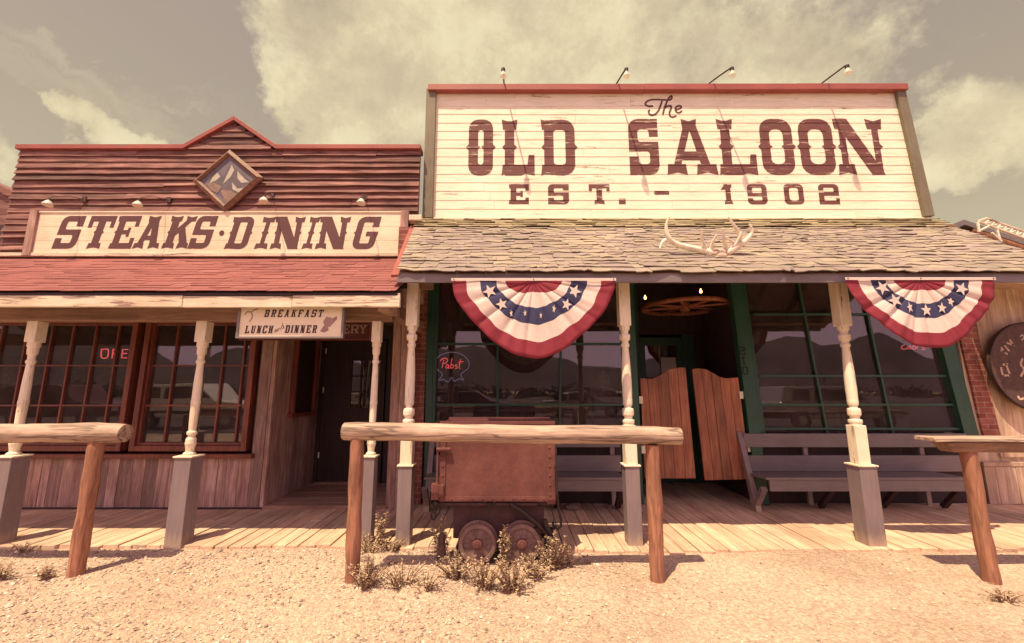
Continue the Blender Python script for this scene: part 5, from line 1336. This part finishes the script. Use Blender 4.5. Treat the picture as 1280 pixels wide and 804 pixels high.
# under frame
b=MB(); xa,xb=X(562,660,YCt),X(688,660,YCt); b.box(xa+.02,xb-.05,YCt+.10,YCt+.42,.22,zb_-.06); b.box(xa-.03,xb+.05,YCt+.06,YCt+.12,zb_-.05,zb_-.004); b.box(xa-.03,xb+.05,YCt+.36,YCt+.42,zb_-.05,zb_-.004)
b.box(xa-.10,xb-.12,YCt+.02,YCt+.06,zb_-.045,zb_-.015)
b.build('frame',M['dark_rust'],cart,bevel=.006)
b=MB(); b.tube([(x1-.42,YCt+.0,zb_-.02),(x1-.30,YCt-.0,zb_-.09),(x1-.16,YCt,zb_-.20),(x1-.06,YCt,zb_-.30)],[.02,.024,.024,.02],8); b.tube([(x1-.10,YCt-.02,zb_-.15),(x1-.08,YCt-.02,zb_-.22),(x1-.02,YCt-.02,zb_-.3),(x1-.02,YCt-.02,zb_-.42)],.022,8)
b.box(x1-.10,x1-.0,YCt-.01,YCt+.06,.06,zb_-.24); b.box(x1-.20,x1-.06,YCt-.0,YCt+.05,zb_-.28,zb_-.23)
b.tube([(x0+.42,YCt,zb_-.0),(x0+.47,YCt,zb_-.06),(x0+.52,YCt,zb_-.0)],.01,6)
b.build('brake_gear',M['dark_metal'],cart,bevel=.003)
b=MB(); b.box(x0-.0,x0+.06,YCt+.02,YCt+.06,.08,zb_-.3); b.box(x0+.02,x0+.05,YCt-.01,YCt+.02,.2,zb_-.28); b.build('bracket',M['iron'],cart,bevel=.003)
def wheel(cx,Yw,cz,r,parent,front=-1):
    f=front
    b=MB()
    prof=[(0,r*1.0),(0,r*1.0)]
    N_=32
    # rim ring with flange : rings
    def ring(mb,ro,ri,ya,yb__):
        vs=[];fs=[]
        for i in range(N_):
            a=2*math.pi*i/N_; c_,s_=math.cos(a),math.sin(a)
            vs+=[(cx+ro*c_,ya,cz+ro*s_),(cx+ro*c_,yb__,cz+ro*s_),(cx+ri*c_,yb__,cz+ri*s_),(cx+ri*c_,ya,cz+ri*s_)]
        for i in range(N_):
            j=(i+1)%N_
            for k in range(4): fs.append((i*4+k,i*4+(k+1)%4,j*4+(k+1)%4,j*4+k))
        mb.add(vs,fs)
    ring(b,r,r*.80,Yw-.035,Yw+.035); ring(b,r*1.10,r*.86,Yw+.036,Yw+.052)
    w_=b.build('wheel',M['wheel_iron'],parent,bevel=.003)
    b=MB()
    for k in range(6):
        a=k*math.pi/3+.2; b.strut((cx+r*.2*math.cos(a),Yw,cz+r*.2*math.sin(a)),(cx+r*.84*math.cos(a),Yw,cz+r*.84*math.sin(a)),(.05,.038),(.045,.03))
    b.tube([(cx,Yw-.012,cz),(cx,Yw+.018,cz)],r*.83,24)
    b.build('spokes',M['wheel_iron'],w_,bevel=.003)
    b=MB(); b.tube([(cx,Yw-.06,cz),(cx,Yw-.055,cz),(cx,Yw+.03,cz)],[.035,.045,.055],16); b.tube([(cx,Yw-.075,cz),(cx,Yw-.05,cz)],.02,10); b.build('hub',M['rust'],w_,bevel=.003)
czw=Z(679,YCt); wr=.168
for px_ in (597,652.5):
    wx=X(px_,679,YCt); wheel(wx,YCt-.0,.215,wr,cart); wheel(wx,YCt+.26,.215,wr,cart)
b=MB(); 
for px_ in (597,652.5): wx=X(px_,679,YCt); b.tube([(wx,YCt,.225),(wx,YCt+.26,.225)],.025,10)
b.build('axle',M['dark_metal'],cart,split=True)
for yq,xa,xb,lab in ((YCt+.0,-1.12,.72,'rusty near rail under the mine cart wheels'),(YCt+.25,-.82,.50,'rusty far rail along the boardwalk edge')):
    b=MB(); b.box(xa,xb,yq-.03,yq+.03,.0,.022); b.box(xa,xb,yq-.008,yq+.008,.022,.038); b.box(xa,xb,yq-.018,yq+.018,.038,.05)
    tag(b.build('cart_rail',M['iron'],bevel=.002),lab,'rail','rails under the mine cart')

# rocks
def rock(c,r,label,sc,seed):
    b=MB(); b.ball(c,r,14,sc); 
    for i,v in enumerate(b.v):
        v=Vector(v); d=v-Vector(c); b.v[i]=tuple(Vector(c)+d*(1+.22*mnoise.noise(v*8+Vector((seed,0,0)))))
    tag(b.build('rock',M['rock'],smooth=True),label,'rock')
c=atz(715,634,FZ+.03); rock(c,.085,'rounded grey rock on the boardwalk right of the mine cart',(1.2,.8,.5),3)
c=atz(761,633,FZ+.01); rock(c,.06,'small dark stone on the boardwalk beside the middle white post',(1.3,.8,.4),6)
c=atz(457,702,.03); rock(c,.055,'small grey rock at the foot of the left log post of the middle rail',(1.3,.9,.8),9)

# ------------------------------------------------ weeds
def weed(px,py,h,sp,nst,label,seed,tall=False,lean=0,dens=1.0):
    r_=random.Random(seed); c=atz(px,py,.035); t=thing('dry_weed',c,label,'weed','dry weeds around the mine cart and posts')
    S_=MB(); L_=MB()
    for i in range(nst):
        a=r_.uniform(0,6.28); q=r_.uniform(0,1)**.6; hh=h*r_.uniform(.55,1.0)*(1-.3*q); bx_=c.x+math.cos(a)*sp*.25*q; by_=c.y+math.sin(a)*sp*.2*q
        ex=c.x+math.cos(a)*sp*q*.8+lean*hh; ey=c.y+math.sin(a)*sp*.6*q
        pts=[Vector((bx_,by_,c.z-.03)),Vector(((bx_*2+ex)/3,(by_*2+ey)/3,c.z+hh*.45)),Vector((ex,ey,c.z+hh))]
        P=smooth_path(pts,4); S_.tube(P,[.0045*(1-.6*k/(len(P)-1)) for k in range(len(P))],4)
        nl=int((30 if not tall else 60)*dens*hh/.25)+8
        for k in range(nl):
            f=r_.uniform(.12,1)**.8; j=min(int(f*(len(P)-1)),len(P)-2); p=P[j].lerp(P[j+1],f*(len(P)-1)-j)
            az=r_.uniform(0,6.28); up=r_.uniform(.0,1.0); ll=r_.uniform(.018,.046)*(1.4 if tall else 1)*(1.1-.4*f); w=ll*r_.uniform(.10,.20)
            d=Vector((math.cos(az),math.sin(az),up)).normalized(); s_=d.cross(Vector((0,0,1))).normalized()*w; 
            if r_.random()<.5: s_=(s_+Vector((0,0,w*.7))).normalized()*w
            tip=p+d*ll; m_=p+d*ll*.5
            L_.add([p,m_+s_,tip-Vector((0,0,ll*.15)),m_-s_],[(0,1,2,3)])
    S_.build('stem',M['stem'],t,recalc=False); L_.build('leaves',M['weed'],t,recalc=False)
WD=[(474,688,.52,.10,4,'tall leafy weed growing between the two white post bases',1,True,0,1.3),
    (462,690,.22,.18,12,'bushy weed at the foot of the tall leafy weed',2,False,0,1.5),(490,690,.16,.14,10,'low weed at the foot of the corner post base',3,False,0,1.4),
    (458,733,.26,.17,16,'dark bushy weed at the foot of the left log post',4,False,0,1.6),(503,731,.20,.22,12,'sparse dry weed right of the left log post',5,False,0,1.0),
    (552,700,.42,.13,10,'upright weed left of the mine cart wheels',6,True,0,1.0),(572,722,.24,.2,16,'dry weed in front of the left cart wheel',7,False,0,1.4),
    (604,733,.24,.22,16,'low spreading weed before the gap between the wheels',8,False,0,1.2),(632,712,.46,.11,6,'tall thin weed between the two cart wheels',9,True,0,.9),
    (642,738,.30,.18,16,'bushy dry weed in front of the right cart wheel',10,False,0,1.4),(668,722,.22,.16,14,'low weed right of the right cart wheel',11,False,.1,1.4),
    (690,712,.34,.16,16,'dark green weed under the cart brake gear',12,False,.1,1.6),(706,708,.26,.18,10,'weed with pale tips right of the mine cart',13,False,.4,1.1),
    (532,735,.14,.18,8,'tiny dry weed on the gravel left of the cart',14,False,0,1.0),(57,722,.10,.08,10,'small round dry weed left of the left log post',15,False,0,1.6),(1,722,.14,.1,10,'small dry weed at the left edge of the photo',16,False,0,1.6),
    (30,690,.12,.14,6,'thin pinkish weed at the boardwalk edge near the leftmost post',17,False,0,.8),(1256,748,.05,.16,10,'low dry twigs at the foot of the right log post',18,False,0,1.0)]
for w_ in WD:
    w_=list(w_)
    if not w_[7-0]: w_[3]*=1.35; w_[4]=int(w_[4]*1.7)
    weed(*w_)
rl=random.Random(99); lt=MB()      # straw and twig litter
for i in range(900):
    cx_,cy_,sx_,sy_=rl.choice(((600,735,90,18),(650,715,70,16),(480,725,60,22),(780,705,60,10),(1100,690,60,6),(40,705,60,16),(1250,742,40,8),(740,712,60,8)))
    p0=atz(rl.gauss(cx_,sx_),min(800,rl.gauss(cy_,sy_)),.03)
    if p0.y>4.36: continue
    p0.z=gz(p0.x,p0.y)+.006; a=rl.uniform(0,6.28); l=rl.uniform(.015,.06); q=p0+Vector((math.cos(a)*l,math.sin(a)*l,rl.uniform(0,.012))); n_=Vector((-math.sin(a),math.cos(a),.5))*rl.uniform(.0012,.003)
    lt.add([p0-n_,p0+n_,q+n_*.4,q-n_*.4],[(0,1,2,3)])
tag(lt.build('straw_litter',M['weed'],recalc=False),'loose dry straw and twigs littering the gravel round the weeds','straw',kind='stuff')

# ------------------------------------------------ vehicles parked across the lot (seen mirrored in the panes)
def car(x,y,L_,H_,mat,label,suv=True):
    t=thing('parked_car',(x,y,0),label,'car','cars parked across the lot')
    l=L_/2; W_=1.85
    if suv: pr_=[(-l,.45),(-l,1.0),(-l+.15,H_*.62),(-l+.35,H_*.97),(l-2.2,H_),(l-1.45,H_*.62),(l-.15,H_*.55),(l,.9),(l,.45)]
    else: pr_=[(-l,.4),(-l,.95),(-l+.9,H_*.66),(-l+1.5,H_*.98),(l-2.3,H_),(l-1.4,H_*.66),(l-.2,H_*.55),(l,.8),(l,.4)]
    b=MB(); b.panel([(x+a,y,z) for a,z in pr_],-W_,(0,1,0)); b.build('body',mat,t,bevel=.06)
    g_=MB(); 
    for (a0,a1) in ((-l+.5,-l+1.35),(-l+1.45,l-2.25)):
        g_.panel([(x+a0+.05,y+.004,H_*.66),(x+a1,y+.004,H_*.66),(x+a1,y+.004,H_*.92),(x+a0+.12,y+.004,H_*.92)],.01)
    g_.panel([(x+l-2.15,y+.004,H_*.66),(x+l-1.6,y+.004,H_*.66),(x+l-2.15,y+.004,H_*.92)],.01)
    g_.build('side_window',M['dark_metal'],t,split=True)
    for wx in (-l+.9,l-.9):
        b=MB(); b.tube([(x+wx,y+.02,.36),(x+wx,y-.22,.36)],.36,24); wo=b.build('wheel',M['rubber'],t)
        b=MB(); b.tube([(x+wx,y+.03,.36),(x+wx,y+.02,.36)],.2,16); b.build('rim',M['car_silver'],wo)
    b=MB(); b.box(x-l+.0,x+l,y+.0,y+.03,.62,.72); b.build('side_moulding',M['dark_metal'],t)
    b=MB(); b.box(x+l-.04,x+l+.02,y-.5,y-.15,.7,.88); b.build('headlight',M['paper'],t)
car(-13.4,-6,5.0,1.85,M['car_white'],'white sport utility car parked behind the viewer, mirrored in the left windows')
car(-19.6,-6.5,4.8,1.8,M['car_dark'],'dark maroon car parked left of the white one, mirrored in the leftmost window')
car(13.4,-5.2,5.2,1.75,M['car_silver'],'silver car parked behind the viewer, mirrored in the right saloon window',True)
car(-2.2,-12,4.8,1.5,M['car_dark'],'dark sedan parked far across the lot, mirrored in the left saloon window',False)
car(4.2,-12.5,4.8,1.5,M['car_silver'],'silver sedan parked far across the lot, beside the dark sedan',False)

# ================================================================== CAMERA, LIGHT, SKY
cam=bpy.data.cameras.new('camera'); co=bpy.data.objects.new('camera',cam); COL.objects.link(co); scene.camera=co
cam.sensor_width=36; cam.sensor_fit='HORIZONTAL'; cam.lens=520/1280*36; cam.clip_end=3000; cam.clip_start=.05
co.location=(0,0,EYE); co.rotation_euler=(math.pi/2+PITCH,0,0)
SD=Vector((.25,.36,-1)).normalized()      # direction sunlight travels
elev=math.asin(-SD.z); to_sun=-SD
sun=bpy.data.lights.new('sun','SUN'); sun.energy=4.6; sun.angle=R(.53); sun.color=(1,.835,.53)
so=bpy.data.objects.new('sun',sun); COL.objects.link(so); so.rotation_euler=SD.to_track_quat('-Z','Y').to_euler(); so.location=(-5,-8,20)
w=bpy.data.worlds.new('World'); scene.world=w; w.use_nodes=True; t=w.node_tree; t.nodes.clear()
sky=nd(t,'ShaderNodeTexSky',sky_type='NISHITA'); sky.sun_disc=False; sky.sun_elevation=elev; sky.sun_rotation=math.atan2(to_sun.x,to_sun.y); sky.dust_density=2.5
tc=nd(t,'ShaderNodeTexCoord'); D=tc.outputs['Generated']
bw=nd(t,'ShaderNodeRGBToBW',{0:sky.outputs[0]})
nrm=nd(t,'ShaderNodeMix',data_type='FLOAT'); nrm.inputs[0].default_value=.55; t.links.new(bw.outputs[0],nrm.inputs[2]); nrm.inputs[3].default_value=3.55
sep0=nd(t,'ShaderNodeSeparateXYZ',{0:D})
tint=ramp(t,sep0.outputs[2],[(.20,(1.24,1.08,.74)),(.42,(1.10,.92,.68)),(.62,(1.0,.82,.68)),(.8,(1.03,.87,.67))])
skyc=mixc(t,1.0,nrm.outputs[0],tint,'MULTIPLY')
sep=nd(t,'ShaderNodeSeparateXYZ',{0:D})
# cloud plane coordinates
zc=nd(t,'ShaderNodeMath',{0:sep.outputs[2],1:.12},operation='ADD'); zc2=nd(t,'ShaderNodeMath',{0:zc.outputs[0],1:.1},operation='MAXIMUM')
xd=nd(t,'ShaderNodeMath',{0:sep.outputs[0],1:zc2.outputs[0]},operation='DIVIDE'); yd=nd(t,'ShaderNodeMath',{0:sep.outputs[1],1:zc2.outputs[0]},operation='DIVIDE')
cv=nd(t,'ShaderNodeCombineXYZ',{0:xd.outputs[0],1:yd.outputs[0]})
wn=nd(t,'ShaderNodeTexNoise',{'Vector':D,'Scale':5.0,'Detail':12,'Roughness':.62})
wv=nd(t,'ShaderNodeVectorMath',{0:wn.outputs['Color'],1:(.5,.5,.5)},operation='SUBTRACT')
ws=nd(t,'ShaderNodeVectorMath',{0:wv.outputs[0]},operation='SCALE'); ws.inputs['Scale'].default_value=.30
Dw=nd(t,'ShaderNodeVectorMath',{0:D,1:ws.outputs[0]},operation='ADD').outputs[0]
ws2=nd(t,'ShaderNodeVectorMath',{0:wv.outputs[0]},operation='SCALE'); ws2.inputs['Scale'].default_value=.09
wn3=nd(t,'ShaderNodeTexNoise',{'Vector':D,'Scale':22.0,'Detail':8,'Roughness':.6}); wv3=nd(t,'ShaderNodeVectorMath',{0:wn3.outputs['Color'],1:(.5,.5,.5)},operation='SUBTRACT')
ws3=nd(t,'ShaderNodeVectorMath',{0:wv3.outputs[0]},operation='SCALE'); ws3.inputs['Scale'].default_value=.07
Dw2=nd(t,'ShaderNodeVectorMath',{0:nd(t,'ShaderNodeVectorMath',{0:D,1:ws2.outputs[0]},operation='ADD').outputs[0],1:ws3.outputs[0]},operation='ADD').outputs[0]
def mul(a,b): return nd(t,'ShaderNodeMath',{0:a,1:b},operation='MULTIPLY').outputs[0]
def addn(a,b): return nd(t,'ShaderNodeMath',{0:a,1:b},operation='ADD').outputs[0]
n1=nd(t,'ShaderNodeTexNoise',{'Vector':cv.outputs[0],'Scale':1.9,'Detail':10,'Roughness':.58,'Distortion':.25})
n2=nd(t,'ShaderNodeTexNoise',{'Vector':Dw,'Scale':5.5,'Detail':12,'Roughness':.6})
n3=nd(t,'ShaderNodeTexNoise',{'Vector':D,'Scale':11,'Detail':12,'Roughness':.68})
acc=addn(mul(addn(n1.outputs[0],-.5),.45),mul(addn(n3.outputs[0],-.5),.85))
BL=[((430,70),.16,.42),((500,30),.2,.40),((560,90),.16,.40),((640,40),.22,.36),((760,30),.26,.30),((900,60),.24,.26),((960,130),.16,.2),((1060,60),.2,.14),((470,140),.13,.36),((360,130),.08,.34),((345,90),.06,.2),((330,10),.08,.2),((520,170),.13,.36),((440,175),.10,.34),((700,120),.2,.3),((1080,110),.13,.16),((400,170),.05,.25),
    ((1215,185),.09,.40),((1265,150),.12,.42),((1170,195),.06,.34),((1190,225),.05,.3),((80,128),.035,.5),((102,140),.04,.55),((140,168),.045,.55),((172,176),.045,.5),((205,180),.03,.4),((2,205),.065,.5),((85,180),.03,.4),((1250,211),.02,.3),
    ((200,90),.20,-.22),((260,150),.12,-.22),((1210,60),.12,-.10),((1125,150),.06,-.12),((1200,270),.10,-.25),((30,110),.10,-.15)]
for (p,r,wt) in BL:
    d=ray(*p).normalized()
    ds=nd(t,'ShaderNodeVectorMath',{0:(Dw if r>.11 else Dw2),1:tuple(d)},operation='DISTANCE')
    mr=nd(t,'ShaderNodeMapRange',{0:ds.outputs['Value'],1:0.0,2:r*1.3,3:wt,4:0.0},interpolation_type='SMOOTHSTEP')
    acc=addn(acc,mr.outputs[0])
mask=ramp(t,acc,[(.10,0.0),(.20,.35),(.32,.80),(.55,1.0)])
# thin streaks, high and to the left
st=nd(t,'ShaderNodeMapping',{'Vector':Dw,'Rotation':(0,R(-24),0),'Scale':(2.2,3,15)})
ns=nd(t,'ShaderNodeTexNoise',{'Vector':st.outputs[0],'Scale':1.0,'Detail':9,'Roughness':.6})
sm=ramp(t,ns.outputs[0],[(.50,0.0),(.72,.40)])
for (p,r) in (((90,55),.34),):
    ds=nd(t,'ShaderNodeVectorMath',{0:D,1:tuple(ray(*p).normalized())},operation='DISTANCE')
    reg=nd(t,'ShaderNodeMapRange',{0:ds.outputs['Value'],1:.08,2:r,3:1.0,4:.12},interpolation_type='SMOOTHSTEP').outputs[0]
mask=nd(t,'ShaderNodeMath',{0:mask,1:mul(sm,reg)},operation='MAXIMUM').outputs[0]
shade=addn(mul(n2.outputs[0],1.0),mul(addn(n3.outputs[0],-.5),.5))
cl=ramp(t,shade,[(.32,(4.2,3.5,2.35)),(.47,(4.9,4.15,2.7)),(.56,(5.5,4.75,3.05)),(.68,(6.0,5.25,3.4))])
fin=mixc(t,mask,skyc,cl)
# bright mauve added to the sky behind the viewer, pink fill for shaded parts
bk=nd(t,'ShaderNodeMapRange',{0:sep.outputs[1],1:.15,2:-.35,3:0.0,4:1.0})
fin=mixc(t,bk.outputs[0],fin,(8.6,5.7,6.4))
bg=nd(t,'ShaderNodeBackground',{0:fin,1:.10}); nd(t,'ShaderNodeOutputWorld',{0:bg.outputs[0]})
scene.view_settings.view_transform='Standard'; scene.view_settings.look='None'; scene.view_settings.exposure=.55; scene.view_settings.gamma=1
scene.cycles.max_bounces=8; scene.cycles.transparent_max_bounces=12; scene.cycles.use_denoising=True
